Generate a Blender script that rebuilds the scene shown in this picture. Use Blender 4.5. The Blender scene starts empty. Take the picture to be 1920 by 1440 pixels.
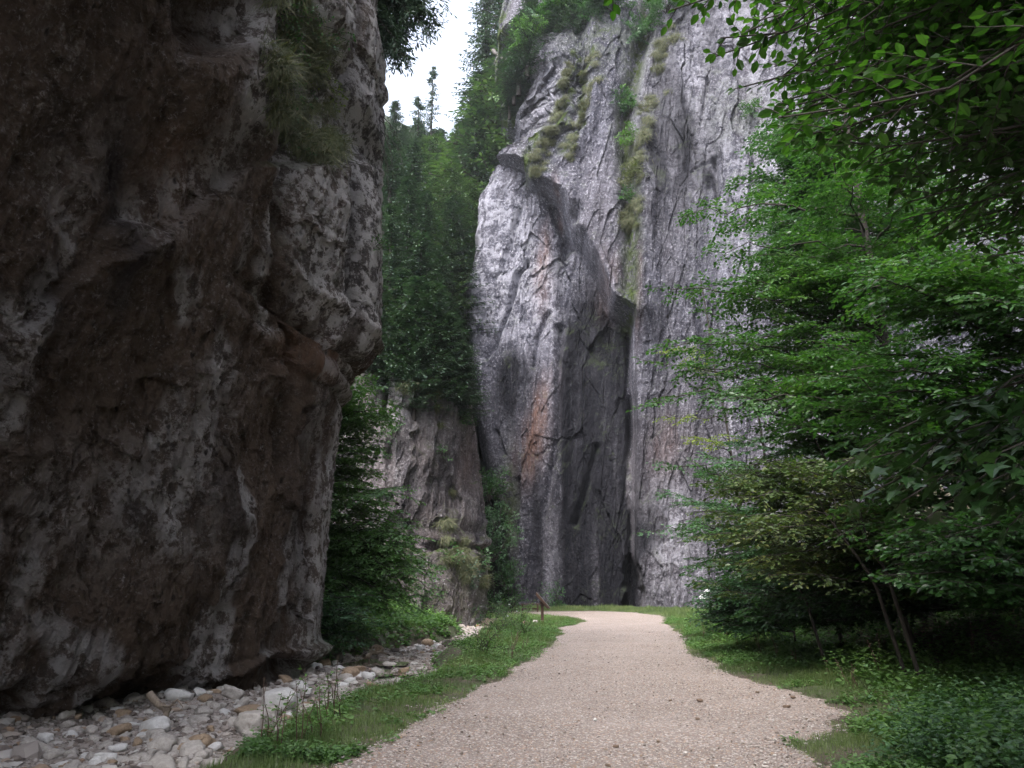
import bpy, math, random
import numpy as np
from mathutils import Vector

# ------------------------------------------------------------------ camera, sky, light, exposure
R = math.radians
scn = bpy.context.scene
FPX = 1493.3                      # focal length in pixels of the 1920 x 1440 photograph
TH = R(14.27)                     # the camera looks up a little
EYE = np.array([0.0, 0.0, 1.6])
cam_d = bpy.data.cameras.new('camera')
cam_d.sensor_width = 36.0; cam_d.lens = 28.0
cam_d.clip_start = 0.05; cam_d.clip_end = 2000
cam = bpy.data.objects.new('camera', cam_d)
cam.location = EYE; cam.rotation_euler = (R(90) + TH, 0, 0)
scn.collection.objects.link(cam); scn.camera = cam

SUN_EL, SUN_AZ = 55.0, -150.0      # azimuth measured from +Y towards +X
w = bpy.data.worlds.new('World'); scn.world = w; w.use_nodes = True
nt = w.node_tree; nt.nodes.clear()
wo = nt.nodes.new('ShaderNodeOutputWorld'); bg = nt.nodes.new('ShaderNodeBackground')
sky = nt.nodes.new('ShaderNodeTexSky'); sky.sky_type = 'NISHITA'; sky.sun_disc = False
sky.sun_elevation = R(SUN_EL); sky.sun_rotation = R(SUN_AZ)
sky.air_density = 1.0; sky.dust_density = 5.0; sky.ozone_density = 1.6; sky.altitude = 700
hsv = nt.nodes.new('ShaderNodeHueSaturation'); hsv.inputs['Saturation'].default_value = 0.45
nt.links.new(sky.outputs[0], hsv.inputs['Color']); nt.links.new(hsv.outputs[0], bg.inputs[0])
bg.inputs[1].default_value = 0.15
nt.links.new(bg.outputs[0], wo.inputs[0])
sun_d = bpy.data.lights.new('sun', 'SUN'); sun_d.energy = 1.05; sun_d.angle = R(35); sun_d.color = (1.0, 0.96, 0.92)
sun = bpy.data.objects.new('sun', sun_d); scn.collection.objects.link(sun)
_d = Vector((math.sin(R(SUN_AZ)) * math.cos(R(SUN_EL)), math.cos(R(SUN_AZ)) * math.cos(R(SUN_EL)), math.sin(R(SUN_EL))))
sun.rotation_euler = _d.to_track_quat('Z', 'Y').to_euler()
scn.view_settings.view_transform = 'Standard'; scn.view_settings.look = 'None'
scn.view_settings.gamma = 1.0; scn.view_settings.exposure = 2.3
scn.cycles.max_bounces = 5; scn.cycles.diffuse_bounces = 3; scn.cycles.glossy_bounces = 2
scn.cycles.transmission_bounces = 3; scn.cycles.transparent_max_bounces = 8
scn.cycles.use_denoising = True
try: scn.cycles.use_adaptive_sampling = True
except Exception: pass

# ------------------------------------------------------------------ helpers
CT, ST = math.cos(TH), math.sin(TH)
def ray(px, py):
    cx = (px - 960.0) / FPX; cy = (720.0 - py) / FPX
    return np.array([cx, CT - cy * ST, ST + cy * CT])
def on_y(px, py, Y):
    d = ray(px, py); return EYE + d * (Y / d[1])
def on_z(px, py, z=0.0):
    d = ray(px, py); return EYE + d * ((z - EYE[2]) / d[2])
def project(P):
    q = P - EYE
    dep = q[:, 1] * CT + q[:, 2] * ST
    up = -q[:, 1] * ST + q[:, 2] * CT
    dep = np.where(dep < 0.05, 0.05, dep)
    return 960 + FPX * q[:, 0] / dep, 720 - FPX * up / dep, dep
def sst(a, b, x):
    t = np.clip((x - a) / (b - a), 0, 1); return t * t * (3 - 2 * t)

def _h(ix, iy, iz, seed):
    n = (ix.astype(np.int64) * 374761393 + iy.astype(np.int64) * 668265263 + iz.astype(np.int64) * 2147483647 + seed * 1274126177) & 0xffffffff
    n = ((n ^ (n >> 13)) * 1274126177) & 0xffffffff
    n = ((n ^ (n >> 15)) * 2246822519) & 0xffffffff
    return ((n ^ (n >> 16)) & 0xffffff) / float(0xffffff)
def vnoise(x, y, z, seed=0):
    x0 = np.floor(x); y0 = np.floor(y); z0 = np.floor(z)
    fx = x - x0; fy = y - y0; fz = z - z0
    fx = fx * fx * (3 - 2 * fx); fy = fy * fy * (3 - 2 * fy); fz = fz * fz * (3 - 2 * fz)
    r = 0
    for i in (0, 1):
        wx = fx if i else 1 - fx
        for j in (0, 1):
            wy = fy if j else 1 - fy
            for k in (0, 1):
                wz = fz if k else 1 - fz
                r = r + wx * wy * wz * _h(x0 + i, y0 + j, z0 + k, seed)
    return r * 2 - 1
def fbm(P, f, octv=4, seed=0, s=(1, 1, 1), gain=0.5):
    x, y, z = P[:, 0] * s[0] * f, P[:, 1] * s[1] * f, P[:, 2] * s[2] * f
    a, r = 1.0, 0
    for o in range(octv):
        r = r + a * vnoise(x, y, z, seed + o * 17)
        x, y, z = x * 2.03 + 5.1, y * 2.03 + 1.7, z * 2.03 + 9.2; a *= gain
    return r
def ridged(P, f, octv=4, seed=0, s=(1, 1, 1), gain=0.5):
    x, y, z = P[:, 0] * s[0] * f, P[:, 1] * s[1] * f, P[:, 2] * s[2] * f
    a, r = 1.0, 0
    for o in range(octv):
        r = r + a * (1 - 2 * np.abs(vnoise(x, y, z, seed + o * 17)))
        x, y, z = x * 2.03 + 5.1, y * 2.03 + 1.7, z * 2.03 + 9.2; a *= gain
    return r
def facets(P, f, seed=0, s=(1, 1, 1)):
    """blocky rock: the nearest cell's own tilted plane; also the distance to the cell border"""
    Q = P * (np.array(s) * f); c0 = np.floor(Q)
    b1 = np.full(len(P), 9.0); b2 = b1.copy(); val = np.zeros(len(P))
    for i in (-1, 0, 1):
        for j in (-1, 0, 1):
            for k in (-1, 0, 1):
                cx, cy, cz = c0[:, 0] + i, c0[:, 1] + j, c0[:, 2] + k
                h1, h2, h3 = _h(cx, cy, cz, seed), _h(cx, cy, cz, seed + 7), _h(cx, cy, cz, seed + 13)
                dx, dy, dz = cx + h1 - Q[:, 0], cy + h2 - Q[:, 1], cz + h3 - Q[:, 2]
                d = dx * dx + dy * dy + dz * dz
                v = (h1 - .5) * 1.0 + (h2 - .5) * dx * 1.6 + (h3 - .5) * dz * 1.6
                near = d < b1
                b2 = np.where(near, b1, np.minimum(b2, d)); val = np.where(near, v, val); b1 = np.where(near, d, b1)
    return val, np.sqrt(b2) - np.sqrt(b1)
def seg_dist(px, py, pts):
    """distance to a polyline (open)"""
    best = np.full(px.shape, 1e9)
    for (x0, y0), (x1, y1) in zip(pts[:-1], pts[1:]):
        vx, vy = x1 - x0, y1 - y0
        t = np.clip(((px - x0) * vx + (py - y0) * vy) / (vx * vx + vy * vy + 1e-9), 0, 1)
        best = np.minimum(best, np.hypot(px - x0 - t * vx, py - y0 - t * vy))
    return best
def poly_sd(px, py, pts):
    """signed distance to a closed polygon, negative inside"""
    d = seg_dist(px, py, list(pts) + [pts[0]])
    ins = np.zeros(px.shape, bool); n = len(pts)
    for i in range(n):
        x0, y0 = pts[i]; x1, y1 = pts[(i + 1) % n]
        c = ((y0 > py) != (y1 > py)) & (px < (x1 - x0) * (py - y0) / (y1 - y0 + 1e-12) + x0)
        ins ^= c
    return np.where(ins, -d, d)

def mesh_np(name, V, F, attrs=None, smooth=True):
    """V (n,3); F a list of (m,k) index arrays"""
    me = bpy.data.meshes.new(name)
    V = np.ascontiguousarray(V, dtype=np.float32)
    me.vertices.add(len(V)); me.vertices.foreach_set('co', V.ravel())
    F = [np.asarray(f, dtype=np.int32) for f in F if len(f)]
    loops = np.concatenate([f.ravel() for f in F])
    tot = np.concatenate([np.full(len(f), f.shape[1], np.int32) for f in F])
    st = np.concatenate([[0], np.cumsum(tot)[:-1]]).astype(np.int32)
    me.loops.add(len(loops)); me.loops.foreach_set('vertex_index', loops)
    me.polygons.add(len(tot)); me.polygons.foreach_set('loop_start', st)
    me.polygons.foreach_set('use_smooth', np.full(len(tot), bool(smooth)))
    me.update(calc_edges=True); me.validate()
    for k, a in (attrs or {}).items():
        at = me.attributes.new(k, 'FLOAT', 'POINT')
        if len(at.data) == len(a): at.data.foreach_set('value', np.ascontiguousarray(a, dtype=np.float32))
    return me
def obj(name, me, mat, parent=None, loc=None):
    o = bpy.data.objects.new(name, me); scn.collection.objects.link(o)
    if mat is not None and me is not None and not me.materials: me.materials.append(mat)
    if parent is not None: o.parent = parent
    if loc is not None: o.location = loc
    return o
def tag(o, label=None, cat=None, group=None, kind=None):
    if label: o['label'] = label
    if cat: o['category'] = cat
    if group: o['group'] = group
    if kind: o['kind'] = kind
    return o
def empty(name, loc, label, cat, group=None):
    o = bpy.data.objects.new(name, None); scn.collection.objects.link(o); o.location = loc
    o.empty_display_size = .3
    return tag(o, label, cat, group)
def copy_tree(o, parent=None):
    c = o.copy(); scn.collection.objects.link(c)
    if parent is not None: c.parent = parent
    for ch in list(o.children): copy_tree(ch, c)
    return c

class MB:
    """gathers tubes, boxes and leaf clouds as numpy pieces of one mesh"""
    def __init__(s): s.V = []; s.Q = []; s.T = []; s.A = []; s.n = 0
    def add(s, V, Q=None, T=None, a=None):
        V = np.asarray(V, float)
        if Q is not None: s.Q.append(np.asarray(Q) + s.n)
        if T is not None: s.T.append(np.asarray(T) + s.n)
        s.V.append(V); s.A.append(np.zeros(len(V)) if a is None else a); s.n += len(V)
    def tube(s, pts, rad, k=5):
        pts = np.asarray(pts, float); n = len(pts); rad = np.broadcast_to(rad, (n,))
        t = np.gradient(pts, axis=0); t /= np.linalg.norm(t, axis=1)[:, None] + 1e-9
        ref = np.array([0, 0, 1.0]) if abs(t[0, 2]) < .9 else np.array([1.0, 0, 0])
        u = np.cross(t, ref); u /= np.linalg.norm(u, axis=1)[:, None] + 1e-9; v = np.cross(t, u)
        an = np.arange(k) * 2 * math.pi / k
        V = (pts[:, None] + rad[:, None, None] * (np.cos(an)[None, :, None] * u[:, None] + np.sin(an)[None, :, None] * v[:, None])).reshape(-1, 3)
        i = np.arange(n - 1)[:, None] * k; j = np.arange(k)[None]; j2 = (j + 1) % k
        Q = np.stack([i + j, i + j2, i + k + j2, i + k + j], -1).reshape(-1, 4)
        s.add(V, Q=Q)
    def box(s, c, h, rot=None):
        B = np.array([[x, y, z] for x in (-1, 1) for y in (-1, 1) for z in (-1, 1)], float) * np.array(h)
        if rot is not None: B = B @ np.asarray(rot).T
        s.add(B + np.array(c), Q=[[0, 1, 3, 2], [4, 6, 7, 5], [0, 4, 5, 1], [2, 3, 7, 6], [0, 2, 6, 4], [1, 5, 7, 3]])
    def leaves(s, P, D, N, S, tmpl, W=1.0, a=None):
        TV, TQ = tmpl
        D = D / (np.linalg.norm(D, axis=1)[:, None] + 1e-9)
        Y = np.cross(N, D); Y /= np.linalg.norm(Y, axis=1)[:, None] + 1e-9
        Z = np.cross(D, Y); k = len(TV); n = len(P)
        S = np.broadcast_to(S, (n,)); W = np.broadcast_to(W, (n,))
        V = P[:, None] + S[:, None, None] * (TV[None, :, 0:1] * D[:, None] + W[:, None, None] * TV[None, :, 1:2] * Y[:, None] + TV[None, :, 2:3] * Z[:, None])
        Q = (np.arange(n)[:, None, None] * k + TQ[None]).reshape(-1, TQ.shape[1])
        if a is None: a = np.random.rand(n)
        s.add(V.reshape(-1, 3), Q=Q, a=np.repeat(a, k))
    def mesh(s, name, smooth=True):
        F = []
        if s.Q: F.append(np.concatenate(s.Q))
        if s.T: F.append(np.concatenate(s.T))
        return mesh_np(name, np.concatenate(s.V), F, {'rnd': np.concatenate(s.A)}, smooth)
L6 = (np.array([[0, 0, 0], [.32, -.28, .07], [.72, -.24, .06], [1, 0, -.06], [.72, .24, .06], [.32, .28, .07], [.5, 0, 0]], float),
      np.array([[0, 1, 2, 6], [6, 2, 3, 3], [0, 6, 4, 5], [6, 3, 3, 4]]))
L6 = (L6[0], np.array([[0, 1, 2, 6], [0, 6, 4, 5], [6, 2, 3, 4]]))
L4 = (np.array([[0, 0, 0], [.45, -.33, .05], [1, 0, 0], [.45, .33, .05]], float), np.array([[0, 1, 2, 3]]))
NEEDLE = (np.array([[0, -.02, 0], [.5, -.14, -.02], [1, 0, -.12], [.5, .14, -.02]], float), np.array([[0, 1, 2, 3]]))
BLADE = (np.array([[0, -.03, 0], [0, .03, 0], [.55, .022, .12], [.55, -.022, .12], [1, 0, .45], [1, 0.001, .45]], float), np.array([[0, 1, 2, 3], [3, 2, 5, 4]]))
PALM = (np.array([[0, 0, 0], [-.08, -.42, .04], [.3, -.28, .05], [.5, -.55, .0], [.62, -.22, .05], [1, 0, -.08], [.62, .22, .05], [.5, .55, .0], [.3, .28, .05], [-.08, .42, .04], [.45, 0, 0]], float),
        np.array([[0, 1, 2, 10], [2, 3, 4, 10], [10, 4, 5, 6], [10, 6, 7, 8], [0, 10, 8, 9]]))

# ------------------------------------------------------------------ materials
def mat_new(name):
    m = bpy.data.materials.new(name); m.use_nodes = True; t = m.node_tree
    b = t.nodes['Principled BSDF']; return m, t, b
def N(t, kind, **kw):
    n = t.nodes.new(kind)
    for k, v in kw.items():
        if k in n.inputs: n.inputs[k].default_value = v
        else: setattr(n, k, v)
    return n
def co(t, scale=(1, 1, 1), rot=(0, 0, 0)):
    g = N(t, 'ShaderNodeTexCoord'); m = N(t, 'ShaderNodeMapping')
    m.inputs['Scale'].default_value = scale; m.inputs['Rotation'].default_value = rot
    t.links.new(g.outputs['Object'], m.inputs['Vector']); return m.outputs[0]
def noise(t, vec, scale, detail=5, rough=.6, dist=0):
    n = N(t, 'ShaderNodeTexNoise', Scale=scale, Detail=detail, Roughness=rough, Distortion=dist)
    t.links.new(vec, n.inputs['Vector']); return n.outputs['Fac']
def ramp(t, fac, stops):
    r = N(t, 'ShaderNodeValToRGB'); e = r.color_ramp.elements
    while len(e) < len(stops): e.new(.5)
    for q, (p, c) in zip(e, stops): q.position = p; q.color = (c[0], c[1], c[2], 1) if hasattr(c, '__len__') else (c, c, c, 1)
    t.links.new(fac, r.inputs[0]); return r.outputs[0]
def mix(t, fac, a, b, mode='MIX'):
    m = N(t, 'ShaderNodeMix', data_type='RGBA', blend_type=mode)
    for s, v in ((0, fac), (6, a), (7, b)):
        if hasattr(v, 'is_linked'): t.links.new(v, m.inputs[s])
        else: m.inputs[s].default_value = v if s == 0 else (v[0], v[1], v[2], 1)
    return m.outputs[2]
def mth(t, op, a, b=None):
    m = N(t, 'ShaderNodeMath', operation=op)
    for s, v in ((0, a), (1, b)):
        if v is None: continue
        if hasattr(v, 'is_linked'): t.links.new(v, m.inputs[s])
        else: m.inputs[s].default_value = v
    return m.outputs[0]
def attr(t, name):
    a = N(t, 'ShaderNodeAttribute', attribute_name=name); return a.outputs['Fac']
def bump(t, b, h, strength, dist):
    n = N(t, 'ShaderNodeBump', Strength=strength, Distance=dist)
    t.links.new(h, n.inputs['Height']); t.links.new(n.outputs[0], b.inputs['Normal'])

def rock_mat(name, base, dark, light, brown, tscale=1.0, slant=0.0, bstr=.8, bdist=.16):
    """weathered limestone. attributes: wet (dark water streaks, painted dimming low on the cliff), rust, pale, moss, tint (brown)"""
    m, t, b = mat_new(name)
    v = co(t); vs = co(t, (1, 1, .10), (0, slant, 0)); vm = co(t, (1, 1, .35), (0, slant, 0))
    big = noise(t, vm, .25 * tscale, 5, .6)
    st1 = noise(t, vs, 1.1 * tscale, 6, .62, .3)
    st2 = noise(t, vs, 3.4 * tscale, 5, .65, .3)
    mot = noise(t, v, 2.3 * tscale, 8, .72)
    fine = noise(t, v, 11 * tscale, 6, .75)
    c = mix(t, ramp(t, mot, [(.36, 0), (.66, 1)]), dark, base)
    c = mix(t, ramp(t, big, [(.40, .0), (.62, .55)]), c, brown)
    c = mix(t, ramp(t, st1, [(.48, 0), (.62, .8)]), c, dark)
    c = mix(t, mth(t, 'MULTIPLY', mth(t, 'MULTIPLY', ramp(t, st2, [(.54, 0), (.66, .8)]), ramp(t, fine, [(.42, 0), (.6, 1)])), ramp(t, mot, [(.38, .15), (.56, 1)])), c, light)
    c = mix(t, mth(t, 'MULTIPLY', ramp(t, fine, [(.54, 0), (.64, 1)]), .75), c, light)
    c = mix(t, mth(t, 'MULTIPLY', ramp(t, fine, [(.34, 1), (.45, 0)]), .75), c, (dark[0] * .6, dark[1] * .6, dark[2] * .6))
    brk = ramp(t, mot, [(.30, .25), (.60, 1)])
    c = mix(t, mth(t, 'MULTIPLY', attr(t, 'tint'), brk), c, (.118, .084, .063))
    pl = mth(t, 'MULTIPLY', attr(t, 'pale'), ramp(t, mot, [(.46, .12), (.52, 1)]))
    c = mix(t, pl, c, light)
    we = mth(t, 'MULTIPLY', attr(t, 'wet_dim'), ramp(t, st2, [(.42, 1.0), (.68, .87)]))
    c = mix(t, we, c, (.014, .014, .019))
    c = mix(t, mth(t, 'MULTIPLY', attr(t, 'rust'), ramp(t, st2, [(.34, .15), (.6, .9)])), c, (.30, .135, .065))
    pv = N(t, 'ShaderNodeTexVoronoi', Scale=3.2 * tscale); t.links.new(co(t, (1, 1, .55), (0, slant, 0)), pv.inputs['Vector'])
    pit = mth(t, 'MULTIPLY', ramp(t, pv.outputs['Distance'], [(.10, 1), (.20, 0)]), ramp(t, mot, [(.46, 0), (.56, 1)]))
    c = mix(t, mth(t, 'MULTIPLY', pit, .8), c, (dark[0] * .45, dark[1] * .45, dark[2] * .45))
    mo = mth(t, 'MULTIPLY', attr(t, 'moss'), ramp(t, mot, [(.40, 0), (.52, 1)]))
    c = mix(t, mo, c, (.060, .085, .022))
    t.links.new(c, b.inputs['Base Color']); b.inputs['Roughness'].default_value = .82
    b.inputs['Specular IOR Level'].default_value = .12
    h = mth(t, 'ADD', mth(t, 'MULTIPLY', fine, .6), mth(t, 'MULTIPLY', mot, 1.2))
    h = mth(t, 'ADD', h, mth(t, 'MULTIPLY', st2, .5)); h = mth(t, 'SUBTRACT', h, mth(t, 'MULTIPLY', pit, .3))
    bump(t, b, h, bstr, bdist / tscale)
    return m
M = {}
M['cliff'] = rock_mat('limestone_grey', (.245, .242, .295), (.060, .060, .083), (.60, .59, .67), (.205, .188, .210), .45, R(-6), 1.0, .26)
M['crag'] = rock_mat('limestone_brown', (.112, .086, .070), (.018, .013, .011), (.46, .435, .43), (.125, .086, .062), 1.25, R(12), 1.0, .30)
M['pillar'] = rock_mat('limestone_buttress', (.31, .29, .315), (.09, .085, .10), (.56, .54, .57), (.22, .185, .185), .65, 0, 1.0, .26)

def leaf_mat(name, stops, rough=.42, trans=.35, spec=.5):
    m, t, b = mat_new(name); b.inputs['Roughness'].default_value = rough; b.inputs['Specular IOR Level'].default_value = spec
    g = N(t, 'ShaderNodeTexCoord'); n = N(t, 'ShaderNodeTexNoise', Scale=.55, Detail=3.0); t.links.new(g.outputs['Object'], n.inputs['Vector'])
    f = mth(t, 'ADD', mth(t, 'MULTIPLY', attr(t, 'rnd'), .72), mth(t, 'MULTIPLY', mth(t, 'SUBTRACT', n.outputs['Fac'], .5), .9))
    c = ramp(t, mth(t, 'ADD', f, .12), stops)
    t.links.new(c, b.inputs['Base Color'])
    tr = N(t, 'ShaderNodeBsdfTranslucent'); t.links.new(mix(t, 1.0, c, (1.25, 1.5, .55), 'MULTIPLY'), tr.inputs['Color'])
    ms = N(t, 'ShaderNodeMixShader'); ms.inputs[0].default_value = trans
    t.links.new(b.outputs[0], ms.inputs[1]); t.links.new(tr.outputs[0], ms.inputs[2])
    t.links.new(ms.outputs[0], t.nodes['Material Output'].inputs['Surface'])
    return m
M['spruce'] = leaf_mat('spruce_needles', [(0, (.018, .040, .027)), (.5, (.040, .080, .048)), (1, (.085, .14, .075))], .55, .12)
M['spruce_light'] = leaf_mat('young_conifer_needles', [(0, (.028, .058, .028)), (.5, (.062, .112, .048)), (1, (.12, .175, .075))], .6, .2)
M['beech'] = leaf_mat('beech_leaves', [(0, (.017, .046, .016)), (.5, (.044, .118, .028)), (.93, (.11, .19, .045)), (1, (.26, .28, .06))], .36, .38)
M['beech_teal'] = leaf_mat('teal_beech_leaves', [(0, (.022, .055, .026)), (.5, (.050, .124, .046)), (1, (.11, .18, .07))], .36, .3)  # a bluer green than the plain beech leaves
M['beech_light'] = leaf_mat('brightened_beech_leaves', [(0, (.045, .095, .035)), (.5, (.10, .205, .062)), (1, (.18, .27, .095))], .36, .3)  # lighter copy of the beech leaves, missing light put into the colour
M['beech_near'] = leaf_mat('near_beech_leaves', [(0, (.014, .042, .010)), (.5, (.034, .095, .016)), (1, (.08, .17, .028))], .35, .5)
M['autumn'] = leaf_mat('yellowing_leaves', [(0, (.030, .055, .020)), (.45, (.065, .105, .030)), (.72, (.13, .14, .042)), (.9, (.19, .13, .05)), (1, (.24, .12, .06))], .45, .3)
M['yellow'] = leaf_mat('lime_yellow_leaves', [(0, (.08, .13, .03)), (.5, (.17, .22, .05)), (1, (.30, .30, .08))], .45, .4)
M['maple'] = leaf_mat('broad_dark_leaves', [(0, (.014, .04, .014)), (.5, (.03, .07, .02)), (1, (.05, .11, .03))], .34, .25, .5)
M['nettle'] = leaf_mat('nettle_leaves', [(0, (.030, .068, .032)), (.5, (.075, .160, .062)), (.9, (.14, .24, .10)), (1, (.28, .28, .11))], .42, .28)
M['herb'] = leaf_mat('herb_leaves', [(0, (.045, .10, .028)), (.5, (.095, .19, .050)), (.9, (.15, .26, .075)), (1, (.30, .28, .14))], .5, .3)
M['grass'] = leaf_mat('grass_blades', [(0, (.065, .10, .035)), (.5, (.12, .175, .058)), (.85, (.18, .23, .085)), (1, (.30, .27, .16))], .55, .3)
M['drygrass'] = leaf_mat('hanging_grass', [(0, (.05, .065, .028)), (.5, (.10, .115, .055)), (1, (.21, .19, .12))], .7, .25)
M['litter'] = leaf_mat('dead_leaves', [(0, (.05, .035, .025)), (.5, (.13, .085, .06)), (1, (.26, .19, .15))], .7, .1)

def bark_mat(name, c1, c2):
    m, t, b = mat_new(name); v = co(t, (1, 1, .25))
    n = noise(t, v, 14, 6, .7); t.links.new(ramp(t, n, [(.35, c1), (.65, c2)]), b.inputs['Base Color'])
    b.inputs['Roughness'].default_value = .85; bump(t, b, n, .6, .02); return m
M['bark'] = bark_mat('dark_bark', (.018, .014, .012), (.05, .042, .036))
M['bark_grey'] = bark_mat('grey_bark', (.06, .052, .05), (.15, .135, .125))
M['driftwood'] = bark_mat('bleached_wood', (.16, .12, .09), (.32, .26, .20))
M['signwood'] = bark_mat('stained_wood', (.045, .024, .018), (.10, .05, .035))
M['deadstalk'] = bark_mat('dead_stalk', (.06, .035, .025), (.13, .08, .055))
def flat_mat(name, c1, c2, scale, rough=.8, bs=.4, bd=.02):
    m, t, b = mat_new(name); n = noise(t, co(t), scale, 8, .7)
    t.links.new(ramp(t, n, [(.3, c1), (.7, c2)]), b.inputs['Base Color']); b.inputs['Roughness'].default_value = rough
    bump(t, b, n, bs, bd); return m
M['stone'] = flat_mat('river_limestone', (.30, .265, .235), (.52, .48, .44), 5, .8, .5, .02)
M['stone_white'] = flat_mat('white_limestone', (.48, .46, .44), (.70, .68, .66), 6, .8, .5, .02)
M['stone_tan'] = flat_mat('ochre_limestone', (.20, .14, .09), (.38, .28, .19), 5, .8, .5, .02)
M['stone_dark'] = flat_mat('mossy_boulder_rock', (.045, .045, .03), (.14, .12, .10), 6, .85, .8, .03)
M['pebble_brown'] = flat_mat('brown_pebble_rock', (.10, .065, .045), (.20, .14, .10), 12, .8, .4, .01)
M['board'] = flat_mat('pale_board', (.55, .55, .56), (.75, .75, .77), 9, .5, .1, .005)
# ------------------------------------------------------------------ ground plan (traced on the ground plane, in metres)
def gz(pts, z): return [tuple(on_z(x, y, z)[:2]) for x, y in pts]
PATH = [(-1.5, -20), (-1.4, 2)] + gz([(640, 1440), (760, 1366), (870, 1300), (965, 1262), (1028, 1218), (1050, 1190), (1046, 1177), (1075, 1172), (1096, 1165), (1060, 1158.5), (1010, 1155.5), (950, 1152)], 0) + \
       [(-6, 50), (-14, 56), (-14, 60), (-4, 57)] + gz([(1000, 1146.5), (1120, 1146.0), (1190, 1148), (1245, 1156), (1240, 1162), (1270, 1185), (1300, 1222), (1360, 1258), (1460, 1292), (1545, 1312), (1590, 1330), (1560, 1352), (1500, 1385), (1475, 1440)], 0) + [(2.4, 3), (2.4, -20)]
STREAM = [(-3.2, -20), (-3.2, 2)] + gz([(470, 1440), (560, 1375), (660, 1335), (770, 1300), (850, 1262), (838, 1236), (880, 1210), (935, 1172)], -.3) + \
         [(-1.8, 43), (-2.5, 52), (-9, 62), (-14, 62), (-8, 50)] + gz([(835, 1172), (852, 1190), (760, 1202), (660, 1222), (600, 1240)], -.3) + [(-9, 19), (-16, 16), (-16, -20)]
EDGE_Y = [-20, 6, 8, 10, 13, 16, 20, 28, 36, 44, 50, 56, 70]
EDGE_X = [2.4, 2.6, 3.4, 4.6, 4.7, 4.9, 5.2, 5.8, 7.2, 9.0, 10.5, 13.5, 15]
def smax0(x, k=1.0): return np.where(x > 6 * k, x, k * np.log1p(np.exp(np.clip(x / k, -30, 30))))
def base_z(x, y):
    P = np.stack([x, y, np.zeros_like(x)], -1)
    z = .07 * fbm(P, .25, 3, 5) + .03 * fbm(P, 1.3, 3, 6)
    r = x - np.interp(y, EDGE_Y, EDGE_X)
    z = z + .52 * smax0(r - 2.6, .7) * (1 + .15 * fbm(P, .2, 2, 8)) + .04 * np.clip(r, 0, 3)
    # bushy bank left of the stream
    l = np.interp(y, [18, 22, 30, 44], [-6.5, -6.3, -4.2, -4]) - x
    z = z + np.where(y > 18, .55 * smax0(l, .5), 0) * sst(18, 21, y)
    return z
def masks(x, y):
    P = np.stack([x, y, np.zeros_like(x)], -1)
    wob = .16 * fbm(P, 1.1, 4, 31) + .045 * fbm(P, 6, 3, 35) + .10 * fbm(P, .45, 2, 33)
    return poly_sd(x, y, PATH) + wob, poly_sd(x, y, STREAM) + wob * .8
def stream_z(x, y):
    P = np.stack([x, y, np.zeros_like(x)], -1)
    return -.42 + .10 * fbm(P, .5, 3, 51) + .05 * fbm(P, 2.0, 2, 52)
def ground_z(x, y, sp=None, ss=None):
    if sp is None: sp, ss = masks(x, y)
    z = base_z(x, y)
    z = np.where(sp < .5, z * sst(-.2, .5, sp), z)
    z = z - .06 * sst(.06, -.10, sp)
    bed = stream_z(x, y) - .12
    k = sst(-.55, .35, ss)
    k = np.where(sp < 0, 1, k)
    return bed * (1 - k) + z * k
def grid(xs, ys):
    X, Y = np.meshgrid(xs, ys); nx, ny = len(xs), len(ys)
    i = np.arange(ny - 1)[:, None] * nx; j = np.arange(nx - 1)[None]
    Q = np.stack([i + j, i + j + 1, i + nx + j + 1, i + nx + j], -1).reshape(-1, 4)
    return X.ravel(), Y.ravel(), Q
xs = np.concatenate([np.linspace(-600, -60, 10), np.linspace(-50, -12, 20), np.arange(-11, 14, .09), np.linspace(14.3, 40, 40), np.linspace(60, 600, 10)])
ys = np.concatenate([np.linspace(-600, -30, 12), np.linspace(-24, 5, 30), np.arange(5.3, 20, .09), np.arange(20.1, 66, .2), np.linspace(67, 120, 20), np.linspace(160, 900, 8)])
X, Y, Q = grid(xs, ys)
sp, ss = masks(X, Y)
Z = ground_z(X, Y, sp, ss)
Z = np.where(np.abs(X) > 45, np.minimum(Z, 20), Z)
m, t, b = mat_new('soil_and_litter')
v = co(t); n1 = noise(t, v, 1.6, 6, .65); n2 = noise(t, v, 22, 6, .75)
c = mix(t, ramp(t, n1, [(.42, 0), (.58, 1)]), (.085, .066, .048), (.045, .062, .024))
c = mix(t, ramp(t, n2, [(.5, 0), (.7, .7)]), c, (.17, .125, .10))
t.links.new(c, b.inputs['Base Color']); b.inputs['Roughness'].default_value = .95; bump(t, b, n2, .7, .05)
tag(obj('ground', mesh_np('ground', np.stack([X, Y, Z], -1), [Q]), m), kind='structure')

# gravel path: one sheet whose edge dips under the grass
x2 = np.arange(-12, 12.5, .1); y2 = np.concatenate([np.arange(-20, 5, .8), np.arange(5, 24, .1), np.arange(24, 62, .25)])
X, Y, Q = grid(x2, y2); sp, ss = masks(X, Y)
P = np.stack([X, Y, 0 * X], -1)
crown = .03 * fbm(P, .5, 3, 71) * sst(.1, -.6, sp) + .006 * fbm(P, 5, 2, 72)
Z = .0 + crown - .035 * sst(-.05, .4, sp)
keep = (sp[Q] < .35).all(1)
m, t, b = mat_new('path_gravel')
v = co(t)
vo = N(t, 'ShaderNodeTexVoronoi', Scale=48.0); t.links.new(v, vo.inputs['Vector'])
vo2 = N(t, 'ShaderNodeTexVoronoi', Scale=21.0); t.links.new(v, vo2.inputs['Vector'])
big = noise(t, v, .55, 5, .6); mid = noise(t, v, 5, 6, .7); fi = noise(t, v, 60, 4, .8)
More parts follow.
